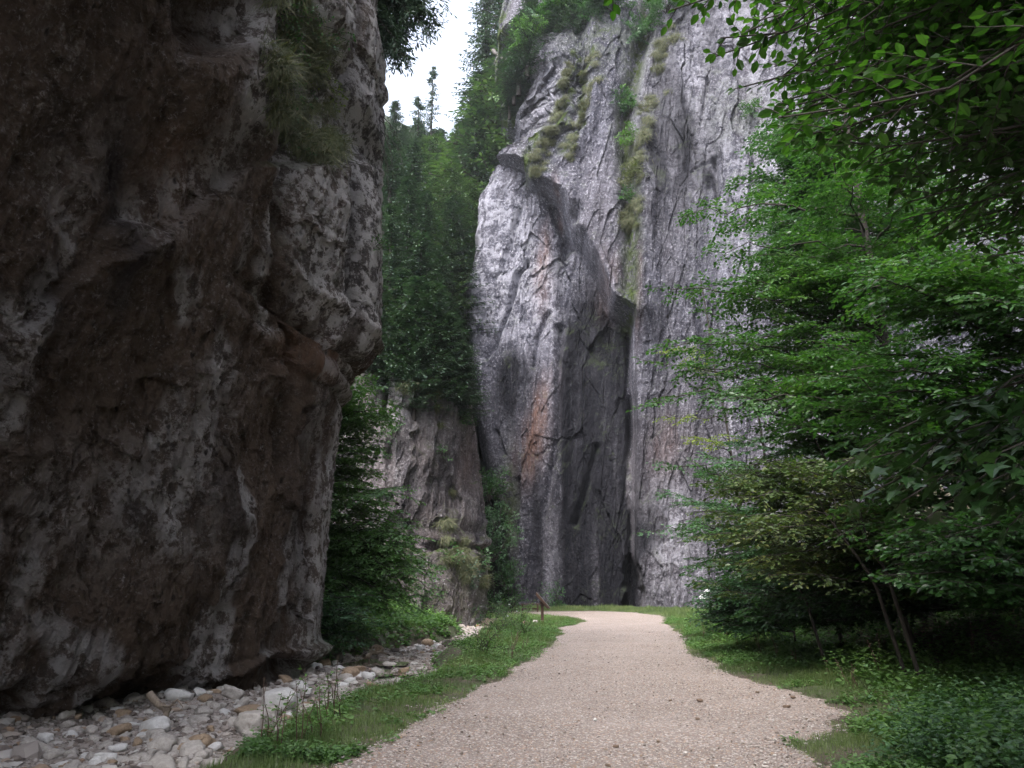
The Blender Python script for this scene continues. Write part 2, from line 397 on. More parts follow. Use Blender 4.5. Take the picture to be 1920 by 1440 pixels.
c = mix(t, ramp(t, big, [(.35, 0), (.65, 1)]), (.205, .17, .150), (.265, .222, .20))
sepc = N(t, 'ShaderNodeSeparateColor'); t.links.new(vo.outputs['Color'], sepc.inputs[0])
c = mix(t, ramp(t, sepc.outputs[0], [(.0, .75), (.16, .5), (.2, 0)]), c, (.15, .10, .085))
c = mix(t, ramp(t, sepc.outputs[1], [(.78, 0), (.84, .6), (1, .8)]), c, (.54, .49, .46))
c = mix(t, ramp(t, sepc.outputs[2], [(.86, 0), (.9, .5)]), c, (.40, .23, .13))
c = mix(t, ramp(t, mid, [(.5, 0), (.75, .35)]), c, (.22, .17, .15))
t.links.new(c, b.inputs['Base Color']); b.inputs['Roughness'].default_value = .92
h = mth(t, 'ADD', mth(t, 'MULTIPLY', vo.outputs['Distance'], -1.0), mth(t, 'MULTIPLY', fi, .5)); h = mth(t, 'ADD', h, mth(t, 'MULTIPLY', vo2.outputs['Distance'], -.8))
bump(t, b, h, .9, .012)
tag(obj('path', mesh_np('path', np.stack([X, Y, Z], -1), [Q[keep]]), m), kind='structure')

# dry stream bed sheet
x3 = np.arange(-16, 3, .12); y3 = np.concatenate([np.arange(-20, 5, .8), np.arange(5, 30, .12), np.arange(30, 64, .3)])
X, Y, Q = grid(x3, y3); sp, ss = masks(X, Y); Z = stream_z(X, Y)
keep = (ss[Q] < .5).all(1) & (sp[Q] > .2).all(1)
m, t, b = mat_new('stream_gravel'); v = co(t)
vo = N(t, 'ShaderNodeTexVoronoi', Scale=16.0); t.links.new(v, vo.inputs['Vector'])
vo2 = N(t, 'ShaderNodeTexVoronoi', Scale=40.0); t.links.new(v, vo2.inputs['Vector'])
sepc = N(t, 'ShaderNodeSeparateColor'); t.links.new(vo.outputs['Color'], sepc.inputs[0])
n1 = noise(t, v, .8, 5, .6)
c = mix(t, sepc.outputs[0], (.30, .26, .23), (.56, .51, .47))
c = mix(t, ramp(t, vo2.outputs['Distance'], [(.3, 0), (.8, .6)]), c, (.16, .12, .10))
c = mix(t, ramp(t, n1, [(.5, 0), (.7, .6)]), c, (.30, .24, .20))
t.links.new(c, b.inputs['Base Color']); b.inputs['Roughness'].default_value = .85
bump(t, b, mth(t, 'ADD', mth(t, 'MULTIPLY', vo.outputs['Distance'], -1), mth(t, 'MULTIPLY', vo2.outputs['Distance'], -.4)), .9, .05)
tag(obj('stream_bed', mesh_np('stream_bed', np.stack([X, Y, Z], -1), [Q[keep]]), m), kind='structure')

# ------------------------------------------------------------------ rock walls
def arc(pts, n_each):
    """polyline -> smooth (Catmull-Rom) samples; n_each points per span"""
    p = np.array(pts, float); p = np.vstack([2 * p[0] - p[1], p, 2 * p[-1] - p[-2]]); out = []
    for i, n in zip(range(1, len(p) - 2), n_each):
        t = np.linspace(0, 1, n, endpoint=False)[:, None]; a, b_, c_, d_ = p[i - 1], p[i], p[i + 1], p[i + 2]
        out.append(.5 * (2 * b_ + (c_ - a) * t + (2 * a - 5 * b_ + 4 * c_ - d_) * t ** 2 + (3 * b_ - a - 3 * c_ + d_) * t ** 3))
    out.append(p[-2:-1]); return np.concatenate(out)
def wall_grid(C, zs):
    n = len(C); tng = np.gradient(C, axis=0); tng /= np.linalg.norm(tng, axis=1)[:, None]
    nrm = np.stack([tng[:, 1], -tng[:, 0]], -1)          # outward: right of travel
    U, Zg = np.meshgrid(np.arange(n), zs); U = U.ravel(); Zg = Zg.ravel()
    i = np.arange(len(zs) - 1)[:, None] * n; j = np.arange(n - 1)[None]
    Q = np.stack([i + j, i + j + 1, i + n + j + 1, i + n + j], -1).reshape(-1, 4)
    return U, Zg, C[U], nrm[U], Q
def vnormals(V, shape):
    G = V.reshape(shape[0], shape[1], 3); du = np.gradient(G, axis=1); dz = np.gradient(G, axis=0)
    n = np.cross(du, dz).reshape(-1, 3); return n / (np.linalg.norm(n, axis=1)[:, None] + 1e-9)
def blob(px, py, cx, cy, rx, ry, ang=0):
    a = R(ang); dx, dy = px - cx, py - cy; u = dx * math.cos(a) + dy * math.sin(a); v = -dx * math.sin(a) + dy * math.cos(a)
    return np.exp(-((u / rx) ** 2 + (v / ry) ** 2))
def side(px, py, pts):
    """signed horizontal offset (px) from a curve x(y) given top to bottom; positive right of it"""
    ys_ = [p[1] for p in pts]; xs_ = [p[0] for p in pts]; return px - np.interp(py, ys_, xs_)
ROCKS = {}
def fit_outline(V, shape, wgt, pts, ok, sign, kk=15):
    """slide the rows of a rock sideways until its outline runs where the rock's does"""
    ys_ = [q[1] for q in pts]; xs_ = [q[0] for q in pts]
    for it in range(3):
        px, py, dep = project(V); q = np.where(ok, px * sign, -1e9).reshape(shape); k = q.argmax(1); rows = np.arange(shape[0])
        m = px.reshape(shape)[rows, k]; mp = py.reshape(shape)[rows, k]; md = dep.reshape(shape)[rows, k]
        d = (m - np.interp(mp, ys_, xs_)) * md / FPX; d = np.clip(d, -4, 4); dp = np.pad(d, kk, mode='edge')
        d = np.convolve(dp, np.ones(2 * kk + 1) / (2 * kk + 1), 'valid')
        V[:, 0] -= np.repeat(d, shape[1]) * wgt
    return V
def edge_table(pts, Y):
    P = np.array([on_y(x, y, Y) for x, y in pts]); o = np.argsort(P[:, 2]); return P[o, 2], P[o, 0]

# --- the overhanging crag on the left
def build_crag():
    pts = [(-14, -30), (-9.5, -14), (-8.6, 0), (-8.1, 8), (-7.0, 12.2), (-5.3, 15.2), (-4.05, 17.5), (-3.55, 19.2), (-4.4, 20.9), (-7.5, 22.4), (-14, 23.5)]  # first points run on unseen behind the camera, to darken the foreground
    C = arc(pts, [20, 30, 70, 130, 170, 170, 110, 60, 30, 20])
    zs = np.concatenate([np.linspace(-1.2, 0, 14, endpoint=False), np.linspace(0, 15.5, 640), np.linspace(15.7, 20.5, 30)])
    U, Z, B, Nn, Q = wall_grid(C, zs); shape = (len(zs), len(C))
    prof = np.interp(Z, [-1.2, -.6, -.25, .05, .42, 2, 4, 7, 10, 14, 20, 30], [-2.7, -2.5, -1.9, -.75, -.15, .15, .55, 1.2, 1.8, 2.1, .5, -3.0])
    kk = np.exp(-((B[:, 1] - 19) / 3.2) ** 2) * (B[:, 0] > -6.5)
    d = prof * (1 - .75 * kk) + sst(14.5, 7, B[:, 1]) * (B[:, 0] < -5) * np.interp(Z, [.5, 4, 10, 20], [0, .4, 1.2, 2.2])
    V = np.stack([B[:, 0] + Nn[:, 0] * d, B[:, 1] + Nn[:, 1] * d, Z], -1)
    ez, ex = edge_table([(700, -260), (712, 0), (724, 60), (719, 150), (722, 260), (716, 400), (718, 520), (714, 655), (690, 684), (652, 700), (645, 745), (628, 880), (612, 1060), (603, 1160), (608, 1230), (606, 1300)], 19.0)
    top = V.reshape(shape[0], shape[1], 3)
    xm = top[:, :, 0][:, 300:].max(1)
    want = np.interp(zs, ez, ex)
    V[:, 0] += np.repeat(want - xm, shape[1]) * sst(13.5, 17.6, V[:, 1] + 0 * V[:, 0]) * sst(27, 20, B[:, 1])
    CO = [(700, -260), (712, 0), (724, 60), (719, 150), (722, 260), (716, 400), (718, 520), (714, 655), (690, 684), (652, 700), (645, 745), (628, 880), (612, 1060), (603, 1160), (608, 1230), (606, 1300)]
    V = fit_outline(V, shape, sst(12.5, 17.2, B[:, 1]) * sst(27, 20, B[:, 1]), CO, (B[:, 1] > 12) & (B[:, 0] < 0), 1)
    nn = vnormals(V, shape)
    px, py, dep = project(V)
    vis = sst(5, 10, V[:, 1])
    ek = 1 - .6 * np.exp(-((B[:, 1] - 19) / 1.3) ** 2)     # keeps the traced outline
    Qd = V + np.stack([.35 * V[:, 2], 0 * Z, 0 * Z], -1)  # grain leans to the right going up
    h = .26 * fbm(Qd, .16, 3, 101, (1, 1, .7)) + .15 * ridged(Qd, .33, 3, 103, (1, 1, .35))
    wq = np.stack([fbm(Qd, .8, 3, 9), fbm(Qd, .8, 3, 10), fbm(Qd, .8, 3, 11)], -1)
    fv, fe = facets(Qd + .35 * wq, .5, 111, (1, 1, .35)); h += .20 * fv
    fv2, fe2 = facets(Qd + .18 * wq, 1.5, 121, (1, 1, .45)); h += .10 * fv2
    fv2, fe2 = facets(Qd + .04 * wq, 4.0, 122, (1, 1, .5)); h += .040 * fv2
    fv2, fe2 = facets(Qd, 9.0, 123, (1, 1, .6)); h += .014 * fv2
    h += .06 * ridged(Qd, 1.3, 4, 125, (1, 1, .18), .6) + .018 * ridged(Qd, 6, 3, 127, (1, 1, .4), .6)
    h += .05 * fbm(V, 2.2, 4, 131, (1, 1, .5), .6)
    flute = ridged(V, 1.15, 3, 141, (1, 1, .16))
    h += flute * .09 * sst(480, 620, px) * sst(760, 400, py)
    h = h * (.5 + .5 * vis) * ek
    # traced relief: gully, its left rib, shelf, ledge, the hollow above, cracks
    gl = [(560, -60), (548, 60), (560, 180), (580, 280), (560, 380), (545, 470)]
    g = seg_dist(px, py, gl)
    h -= .8 * np.exp(-(g / 30) ** 2) * sst(520, 330, py)
    h -= .6 * np.exp(-(seg_dist(px, py, [(605, -40), (590, 110), (600, 240), (575, 330)]) / 18) ** 2)
    h += .12 * np.exp(-(seg_dist(px, py, [(505, -60), (508, 150), (520, 300), (535, 330), (515, 470), (500, 650)]) / 20) ** 2)
    h += .12 * np.exp(-(seg_dist(px, py, [(640, 40), (660, 300), (650, 640)]) / 26) ** 2)
    h -= .35 * np.exp(-(seg_dist(px, py, [(690, 0), (678, 230), (668, 420), (672, 600)]) / 12) ** 2)
    h += .30 * np.exp(-(seg_dist(px, py, [(705, 300), (700, 640)]) / 14) ** 2)
    h -= .35 * np.exp(-(seg_dist(px, py, [(548, 480), (540, 700), (528, 900)]) / 9) ** 2)
    h -= .45 * np.exp(-(seg_dist(px, py, [(566, 770), (572, 900), (590, 1010), (585, 1150)]) / 8) ** 2)
    s = side(py, px, [(0, 200), (150, 330), (112, 400), (90, 440), (10, 500)])
    lip = np.interp(px, [200, 330, 400, 450, 500, 560], [170, 100, 108, 75, 0, -80])
    h += .50 * sst(-4, 10, py - lip) * sst(300, 340, px) * sst(560, 470, px) * sst(330, 130, py)
    h -= .7 * blob(px, py, 395, 30, 50, 60, -30)
    lip2 = np.interp(px, [160, 200, 240, 275], [438, 412, 410, 425])
    h += .38 * sst(-2, 8, py - lip2) * sst(155, 180, px) * sst(290, 262, px) * sst(520, 440, py)
    h += .5 * sst(0, 16, py - np.interp(px, [0, 150, 330, 470], [600, 470, 400, 300])) * sst(260, 0, py - np.interp(px, [0, 150, 330, 470], [600, 470, 400, 300])) * .5
    h -= 1.0 * blob(px, py, 560, 1262, 90, 32)
    h -= .5 * blob(px, py, 330, 1330, 60, 30)
    V = V + nn * h[:, None]
    V = fit_outline(V, shape, sst(12.5, 17.2, B[:, 1]) * sst(27, 20, B[:, 1]), [(700, -260), (712, 0), (724, 60), (719, 150), (722, 260), (716, 400), (718, 520), (714, 655), (690, 684), (652, 700), (645, 745), (628, 880), (612, 1060), (603, 1160), (608, 1230), (606, 1300)], (B[:, 1] > 12) & (B[:, 0] < 0), 1)
    nn = vnormals(V, shape)
    a = {}
    pal = 1.3 * np.exp(-(seg_dist(px, py, [(470, 40), (500, 130), (508, 210), (470, 170)]) / 36) ** 2)
    pal += .9 * np.exp(-(seg_dist(px, py, [(527, 250), (538, 340), (510, 480), (505, 620)]) / 12) ** 2)
    pal += 1.1 * sst(555, 620, px) * sst(660, 500, py) * (.55 + .6 * flute)  # paints the sky-lit upper right lighter, along with real pale limestone
    pal += .95 * np.exp(-(seg_dist(px, py, [(650, 300), (655, 480), (648, 680)]) / 14) ** 2)
    pal += .8 * np.exp(-(seg_dist(px, py, [(705, 120), (700, 400)]) / 20) ** 2)
    pal += .55 * np.exp(-(seg_dist(px, py, [(250, 410), (400, 320), (470, 170)]) / 40) ** 2)
    pal += .55 * sst(.12, .45, fbm(Qd, .9, 4, 152, (1, 1, .3))) * sst(100, 700, py)
    pal += .65 * np.exp(-(seg_dist(px, py, [(410, 700), (350, 900), (330, 1000)]) / 38) ** 2) + .4 * blob(px, py, 270, 930, 110, 100, -30) + .35 * blob(px, py, 80, 960, 110, 110)
    pal += .8 * np.exp(-(seg_dist(px, py, [(240, 413), (265, 420)]) / 12) ** 2)
    pal += .7 * np.exp(-(seg_dist(px, py, [(640, 760), (622, 900), (606, 1080), (600, 1250)]) / 7) ** 2)
    a['pale'] = np.clip(pal * (1.15 + .7 * fbm(V, 1.4, 3, 151, (1, 1, .5))), 0, 1)
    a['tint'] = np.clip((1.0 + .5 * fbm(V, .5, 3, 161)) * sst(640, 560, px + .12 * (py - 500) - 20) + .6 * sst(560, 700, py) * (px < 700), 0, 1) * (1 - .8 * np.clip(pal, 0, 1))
    a['rust'] = np.clip(.8 * blob(px, py, 590, 650, 60, 50) + .35 * blob(px, py, 330, 300, 60, 90, 30) + .3 * blob(px, py, 300, 400, 60, 20, -20), 0, 1) * .6
    a['wet_dim'] = np.clip(.75 * blob(px, py, 215, 330, 26, 90, 8) + .7 * blob(px, py, 200, 500, 34, 90, 10) + .55 * blob(px, py, 420, 960, 30, 120) + .5 * blob(px, py, 250, 960, 30, 40)
                       + .5 * np.exp(-(seg_dist(px, py, [(680, 40), (672, 600)]) / 11) ** 2) + .5 * blob(px, py, 60, 560, 50, 120) + .45 * blob(px, py, 560, 1000, 30, 140), 0, 1)
    a['moss'] = np.clip(1.2 * blob(px, py, 555, 180, 60, 190) * sst(.05, .5, nn[:, 2] + .25 * fbm(V, 1.2, 2, 7)) + .7 * blob(px, py, 610, 1240, 18, 50) + .8 * blob(px, py, 712, 440, 9, 30), 0, 1)
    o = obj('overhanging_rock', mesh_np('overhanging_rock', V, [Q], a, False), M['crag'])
    tag(o, 'huge dark brown overhanging rock wall filling the left side beside the stream bed', 'rock wall')
    ROCKS['crag'] = (V, nn, px, py, dep)
build_crag()

# --- the great grey cliff in the middle and on the right
def build_cliff():
    pts = [(14, 130), (4, 110), (-1.5, 92), (-3.3, 78), (-3.1, 68.5), (-2.3, 65.6), (1.2, 63.8), (8, 62.5), (16, 61), (23, 57), (27.5, 47), (27, 34), (26, 20), (26, 5), (25, -12), (15, -40)]  # last points are unseen wall behind the camera, added to block sky light
    C = arc(pts, [10, 14, 20, 70, 50, 80, 180, 190, 120, 90, 60, 50, 40, 30, 20])
    C = C[::-1][::-1]
    zs = np.concatenate([np.linspace(-2, 0, 6, endpoint=False), np.linspace(0, 57, 760), np.linspace(58, 84, 14)])
    U, Z, B, Nn, Q = wall_grid(C, zs); shape = (len(zs), len(C))
    V = np.stack([B[:, 0], B[:, 1], Z], -1)
    ez, ex = edge_table([(1130, -140), (1095, -60), (1040, 0), (1010, 40), (985, 95), (958, 160), (943, 200), (938, 240), (955, 275), (978, 300), (955, 325), (928, 360), (905, 400), (895, 440), (885, 520), (868, 575), (872, 640), (884, 720), (895, 800), (910, 890), (940, 1000), (955, 1140)], 70.0)
    want = np.interp(zs, ez, ex)
    k = sst(120, 78, B[:, 1]) * sst(9, 0, B[:, 0]) * (B[:, 1] > 50)
    V[:, 0] += np.repeat(want + 3.1, shape[1]) * k
    V[:, 1] += np.interp(Z, [0, 20, 45, 80], [0, .5, 2.5, 9]) * (B[:, 1] > 50) - np.interp(Z, [0, 20, 45, 80], [0, 0, 0, 0])
    V[:, 0] += np.interp(Z, [0, 45, 84], [0, 2, 10]) * (B[:, 0] > 20) * sst(57, 45, B[:, 1])
    V = fit_outline(V, shape, k, [(1130, -140), (1095, -60), (1040, 0), (1010, 40), (985, 95), (958, 160), (943, 200), (938, 240), (955, 275), (978, 300), (955, 325), (928, 360), (905, 400), (895, 440), (885, 520), (868, 575), (872, 640), (884, 720), (895, 800), (910, 890), (940, 1000), (955, 1140)], (B[:, 1] > 55) & (B[:, 0] < 10), -1, 6)
    px, py, dep = project(V)
    front = sst(.0, 1.2, (py > -500) * 1.0) * sst(80, 62, V[:, 1]) * sst(40, 52, V[:, 1])
    nn = vnormals(V, shape)
    Qs = V - np.stack([.12 * V[:, 2], 0 * Z, 0 * Z], -1)
    h = .55 * fbm(Qs, .07, 3, 201, (1, 1, .45)) + .22 * ridged(Qs, .13, 3, 203, (1, 1, .22))
    wq = np.stack([fbm(Qs, .35, 4, 9), fbm(Qs, .35, 4, 10), fbm(Qs, .35, 4, 11)], -1)
    fm = 1 - .45 * sst(1130, 1080, px) * sst(400, 520, py)      # the lower left wall is smoother
    fv, fe = facets(Qs + .5 * wq, .20, 211, (1, 1, .22)); h += .62 * fv * fm
    fv, fe = facets(Qs + .15 * wq, .55, 221, (1, 1, .24)); h += .26 * fv * fm
    fv, fe = facets(Qs + .05 * wq, 1.3, 223, (1, 1, .35)); h += .12 * fv
    fv, fe = facets(Qs, 2.8, 224, (1, 1, .5)); h += .05 * fv
    h += .10 * ridged(Qs, .9, 4, 225, (1, 1, .12), .65) + .05 * fbm(Qs, 3.2, 3, 227, (1, 1, .5), .6)
    cr = np.abs(vnoise(Qs[:, 0] * .5 + 3, Qs[:, 1] * .5, Qs[:, 2] * .045, 61)) + .05 * fbm(Qs, 1.2, 2, 62)
    h -= .12 * sst(.03, 0, cr)
    # the protruding upper and right part with its stepped lip; left-below it lies the recessed wall
    lipx = [(1330, -500), (1130, -400), (930, 300), (985, 318), (1002, 345), (1030, 358), (1048, 372), (1060, 400), (1066, 430), (1094, 462), (1112, 500), (1136, 545), (1150, 580), (1182, 600), (1184, 700), (1182, 1140)]
    s = np.where(py < 300, 1e3, side(px, py, lipx[2:]) + 9 * fbm(V, .35, 4, 251, (1, 1, .6)))
    w1 = sst(-7, 9, s)
    amt = np.interp(py, [250, 330, 400, 560, 600, 700, 900, 1140], [2.2, 2.6, 4.2, 4.6, 4.0, 2.2, 1.5, 1.0])
    h += w1 * amt - amt * .5
    h -= 2.2 * blob(px, py, 1076, 428, 16, 22, 25)                       # square niche under the lip
    h -= 1.5 * np.exp(-(seg_dist(px, py, [(1040, 372), (1058, 420), (1060, 460)]) / 9) ** 2)
    jx = 10 * fbm(V, .3, 4, 252, (1, 1, .3))
    dk = sst(1040, 1068, px + jx + .05 * (py - 600)) * sst(4, -14, s + jx) * sst(470, 590, py)
    h -= 1.2 * sst(1030, 1085, px + jx) * sst(8, -10, s) * sst(430, 640, py)     # smooth vertical trough, wet and dark
    h -= 1.6 * np.exp(-(seg_dist(px, py, [(1180, 610), (1184, 800), (1186, 1140)]) / 7) ** 2)
    h -= 4.5 * sst(1.15, .7, np.hypot((px - 1186) / 20, (py - 1112) / 66) + .35 * fbm(V, .8, 3, 77)) * (py > 1020)   # cave at the foot
    h += 1.0 * np.exp(-(seg_dist(px, py, [(1240, 1060), (1255, 1140)]) / 30) ** 2)
    for ln, wd, a_ in ([[(900, 668), (918, 640), (955, 560), (990, 470)], 5, .9], [[(1343, 318), (1352, 400)], 5, .9], [[(1030, 570), (1010, 620), (1000, 680)], 5, .7], [[(930, 500), (960, 430), (975, 380)], 5, .6],
                       [[(1300, 345), (1345, 318)], 3, .2], [[(1050, 600), (1046, 800), (1010, 1000), (1000, 1130)], 8, .9], [[(1115, 830), (1098, 900), (1070, 980)], 6, .8], [[(968, 900), (962, 1130)], 5, .6],
                       [[(1330, 170), (1320, 240)], 5, .5], [[(925, 810), (938, 850)], 4, .8]):
        h -= a_ * np.exp(-(seg_dist(px, py, ln) / wd) ** 2)
    for ln, wd, a_ in ([[(1065, 150), (1040, 230), (1010, 320)], 12, .9], [[(1110, 60), (1130, 180), (1090, 300)], 14, .7], [[(1210, 250), (1200, 600)], 26, .9], [[(1060, 650), (1042, 820), (1040, 1120)], 14, .4]):
        h += a_ * np.exp(-(seg_dist(px, py, ln) / wd) ** 2)
    h -= 1.4 * np.exp(-(seg_dist(px, py, [(1235, -60), (1195, 120), (1170, 240), (1180, 420), (1182, 560)]) / 15) ** 2)
    ek = 1 - .65 * np.exp(-((px - np.interp(py, [240, 580, 1140], [940, 870, 955])) / 30) ** 2) * (V[:, 1] > 58)
    h = h * ek
    V = V + nn * h[:, None]
    V = fit_outline(V, shape, k, [(1130, -140), (1095, -60), (1040, 0), (1010, 40), (985, 95), (958, 160), (943, 200), (938, 240), (955, 275), (978, 300), (955, 325), (928, 360), (905, 400), (895, 440), (885, 520), (868, 575), (872, 640), (884, 720), (895, 800), (910, 890), (940, 1000), (955, 1140)], (B[:, 1] > 55) & (B[:, 0] < 10), -1, 6)
    nn = vnormals(V, shape)
    a = {}
    wet_dim = .95 * dk * sst(520, 640, py) + .55 * dk * sst(430, 520, py)
    wet_dim += .85 * blob(px, py, 948, 735, 34, 70, 8) + .6 * blob(px, py, 960, 690, 40, 40) + .6 * blob(px, py, 1068, 1010, 14, 140) + .55 * blob(px, py, 1005, 1020, 9, 130)
    wet_dim += .5 * blob(px, py, 1350, 380, 60, 110) + .5 * blob(px, py, 1210, 1020, 50, 60) + .35 * blob(px, py, 1000, 900, 90, 160) + .3 * blob(px, py, 1120, 520, 60, 60)
    wet_dim += .7 * np.exp(-(seg_dist(px, py, [(1050, 480), (1052, 700), (1040, 860)]) / 7) ** 2) + .45 * blob(px, py, 1250, 330, 60, 120)
    wet_dim += .55 * sst(.1, .5, fbm(V, .16, 4, 258, (1, 1, .25))) * (px > 1190)
    wet_dim = wet_dim * (.8 + .5 * fbm(V, .6, 3, 255, (1, 1, .08)))
    a['wet_dim'] = np.clip(wet_dim + .42 * sst(560, 980, py) * sst(1260, 1120, px) * (.6 + .5 * fbm(V, .25, 3, 256, (1, 1, .12))), 0, 1)  # lower cliff darkened in colour, standing in for its weaker light
    a['rust'] = .75 * (.7 + .6 * fbm(V, .9, 4, 259, (1, 1, .15))) * np.clip(1.0 * blob(px, py, 1012, 775, 17, 70, 12) + .7 * blob(px, py, 990, 840, 26, 60, 15) + .75 * blob(px, py, 1022, 440, 13, 50, 8) + .5 * blob(px, py, 1052, 385, 6, 30)
                        + .45 * blob(px, py, 1150, 540, 26, 40) + .4 * blob(px, py, 1195, 560, 10, 90) + .3 * blob(px, py, 1020, 520, 20, 60) + .25 * blob(px, py, 1250, 850, 40, 60), 0, 1)
    a['pale'] = np.clip(.55 * sst(-20, -120, s) * sst(700, 500, py) * (px < 1060) + .35 * sst(620, 300, py) * (px > 1180) + .4 * blob(px, py, 1010, 190, 50, 70) + .6 * blob(px, py, 1250, 1000, 60, 120) + .4 * blob(px, py, 1035, 1060, 14, 60), 0, .75)
    a['tint'] = np.clip(.16 * sst(560, 1000, py) + .25 * blob(px, py, 1220, 950, 60, 160) + .12 * blob(px, py, 1130, 420, 60, 120), 0, 1)
    up = nn[:, 2] + .3 * fbm(V, .7, 3, 7)
    mo = 1.4 * np.exp(-(seg_dist(px, py, [(1065, 130), (1045, 210), (1020, 270), (1000, 325)]) / 11) ** 2) + np.exp(-(seg_dist(px, py, [(1110, 130), (1075, 230), (1085, 270), (1060, 300)]) / 10) ** 2)
    mo += .9 * np.exp(-(seg_dist(px, py, [(1235, -60), (1195, 120), (1170, 240), (1185, 420), (1180, 600)]) / 16) ** 2) + .5 * blob(px, py, 1120, 90, 90, 60)
    mo += .35 * sst(.25, .6, up) + .8 * blob(px, py, 950, 960, 16, 90) + 1.0 * sst(958, 940, px + .12 * (py - 200)) * (py < 240) + .4 * blob(px, py, 1400, 230, 70, 60)
    a['moss'] = np.clip(mo, 0, 1)
    o = obj('limestone_cliff', mesh_np('limestone_cliff', V, [Q], a, False), M['cliff'])
    tag(o, 'towering pale grey limestone cliff with dark water streaks at the end of the gravel path', 'cliff')
    ROCKS['cliff'] = (V, nn, px, py, dep)
build_cliff()

# --- the lower buttress between them
def build_pillar():
    pts = [(-30, 40), (-14, 41.5), (-8, 41.5), (-4.5, 41.8), (-2.2, 43.5), (-1.7, 46.5), (-3.5, 51), (-9, 58)]
    C = arc(pts, [20, 80, 130, 150, 100, 50, 20])
    zs = np.concatenate([np.linspace(-1.5, 0, 8, endpoint=False), np.linspace(0, 15.2, 330)])
    U, Z, B, Nn, Q = wall_grid(C, zs); shape = (len(zs), len(C))
    V = np.stack([B[:, 0], B[:, 1], Z], -1)
    ez, ex = edge_table([(846, 560), (860, 650), (880, 730), (893, 820), (903, 900), (915, 1000), (917, 1060), (914, 1170)], 45.0)
    want = np.interp(zs, ez, ex); xm = V.reshape(shape[0], shape[1], 3)[:, :, 0].max(1)
    V[:, 0] += np.repeat(want - xm, shape[1]) * sst(-8, -2.5, B[:, 0])
    V[:, 1] += np.interp(Z, [0, 3.4, 3.7, 12, 17], [-1.0, -.6, .3, 1.2, 3.5])
    px, py, dep = project(V); nn = vnormals(V, shape)
    h = .5 * fbm(V, .18, 3, 301, (1, 1, .5)) + .35 * ridged(V, .4, 3, 303, (1, 1, .3))
    wq = np.stack([fbm(V, .5, 3, 9), fbm(V, .5, 3, 10), fbm(V, .5, 3, 11)], -1)
    fv, fe = facets(V + .9 * wq, .35, 311, (1, 1, .45)); h += .5 * fv
    fv2, fe2 = facets(V + .5 * wq, 1.2, 321, (1, 1, .4)); h += .14 * fv2 + .1 * ridged(V, 1.0, 4, 325, (1, 1, .3), .6)
    h += .12 * fbm(V, 1.4, 4, 331, (1, 1, .5), .6)
    h -= .9 * np.exp(-(seg_dist(px, py, [(727, 680), (728, 730), (722, 790)]) / 5) ** 2)
    h -= .5 * np.exp(-(seg_dist(px, py, [(776, 980), (790, 1030)]) / 5) ** 2)
    h -= .8 * np.exp(-(seg_dist(px, py, [(800, 1030), (850, 1022), (915, 1030)]) / 6) ** 2)
    V = V + nn * h[:, None] * (1 - .5 * np.exp(-((px - 895) / 25) ** 2))[:, None]; V = fit_outline(V, shape, sst(-8, -2.5, B[:, 0]), [(846, 560), (860, 650), (880, 730), (893, 820), (903, 900), (915, 1000), (917, 1060), (914, 1170)], B[:, 0] > -9, 1); nn = vnormals(V, shape)
    up = nn[:, 2] + .3 * fbm(V, .9, 3, 7)
    a = {'wet_dim': np.clip(.75 * blob(px, py, 845, 900, 50, 70) + .6 * blob(px, py, 760, 950, 40, 50) + .4 * blob(px, py, 800, 760, 16, 50), 0, 1) * np.clip(.9 + .6 * fbm(V, .8, 3, 355, (1, 1, .2)), 0, 1.2),
         'rust': .2 * blob(px, py, 890, 860, 20, 60), 'tint': np.clip(.3 + .3 * fbm(V, .6, 2, 361), 0, .6), 'pale': .5 * blob(px, py, 760, 740, 60, 70),
         'moss': np.clip(.6 * sst(.4, .8, up) + .8 * sst(.1, .6, fbm(V, .8, 3, 371)) * sst(860, 700, py) * sst(760, 820, px) + .3 * sst(900, 1100, py) * (py > 1030), 0, 1)}
    o = obj('rock_buttress', mesh_np('rock_buttress', V, [Q], a, False), M['pillar'])
    tag(o, 'lower grey rock buttress topped with spruces between the dark overhang and the tall cliff', 'rock')
    ROCKS['pillar'] = (V, nn, px, py, dep)
build_pillar()

# wooded mountainside behind
def hill_z(x, y):
    y0 = np.interp(x, [-6.5, -5, -3], [46, 74, 84])
    P = np.stack([x, y, 0 * x], -1)
    z = 14.5 + .66 * (y - 46) - 14 * sst(3, -1, y - y0) + np.interp(x, [-60, -30, -9, -3, 20], [30, 14, 0, 11, 30]) * sst(58, 80, y) + 1.6 * fbm(P, .06, 3, 401)
    return np.where(y < y0 - 1, -3, z)
X, Y, Q = grid(np.arange(-70, 45, 1.0), np.arange(43, 190, 1.0))
Zh = hill_z(X, Y)
m, t, b = mat_new('forest_floor'); n1 = noise(t, co(t), .9, 6, .7)
t.links.new(ramp(t, n1, [(.35, (.010, .016, .008)), (.65, (.025, .035, .016))]), b.inputs['Base Color']); b.inputs['Roughness'].default_value = 1
kp = (Zh[Q] > -2.5).any(1)
tag(obj('mountainside', mesh_np('mountainside', np.stack([X, Y, Zh], -1), [Q[kp]]), m), kind='structure')
def hit(rock, px, py):
    """nearest visible surface point of a rock under a photograph pixel, and its normal"""
    V, nn, qx, qy, dep = ROCKS[rock]
    d2 = (qx - px) ** 2 + (qy - py) ** 2; c = np.argsort(d2)[:60]
    c = c[d2[c] < max(d2[c[0]] * 4, 60)]
    i = c[np.argmin(dep[c])]
    return V[i], nn[i]
for k_ in list(ROCKS):
    V_, n_, a_, b_, c_ = ROCKS[k_]; q = project(V_); ROCKS[k_] = (V_, n_, q[0], q[1], q[2])
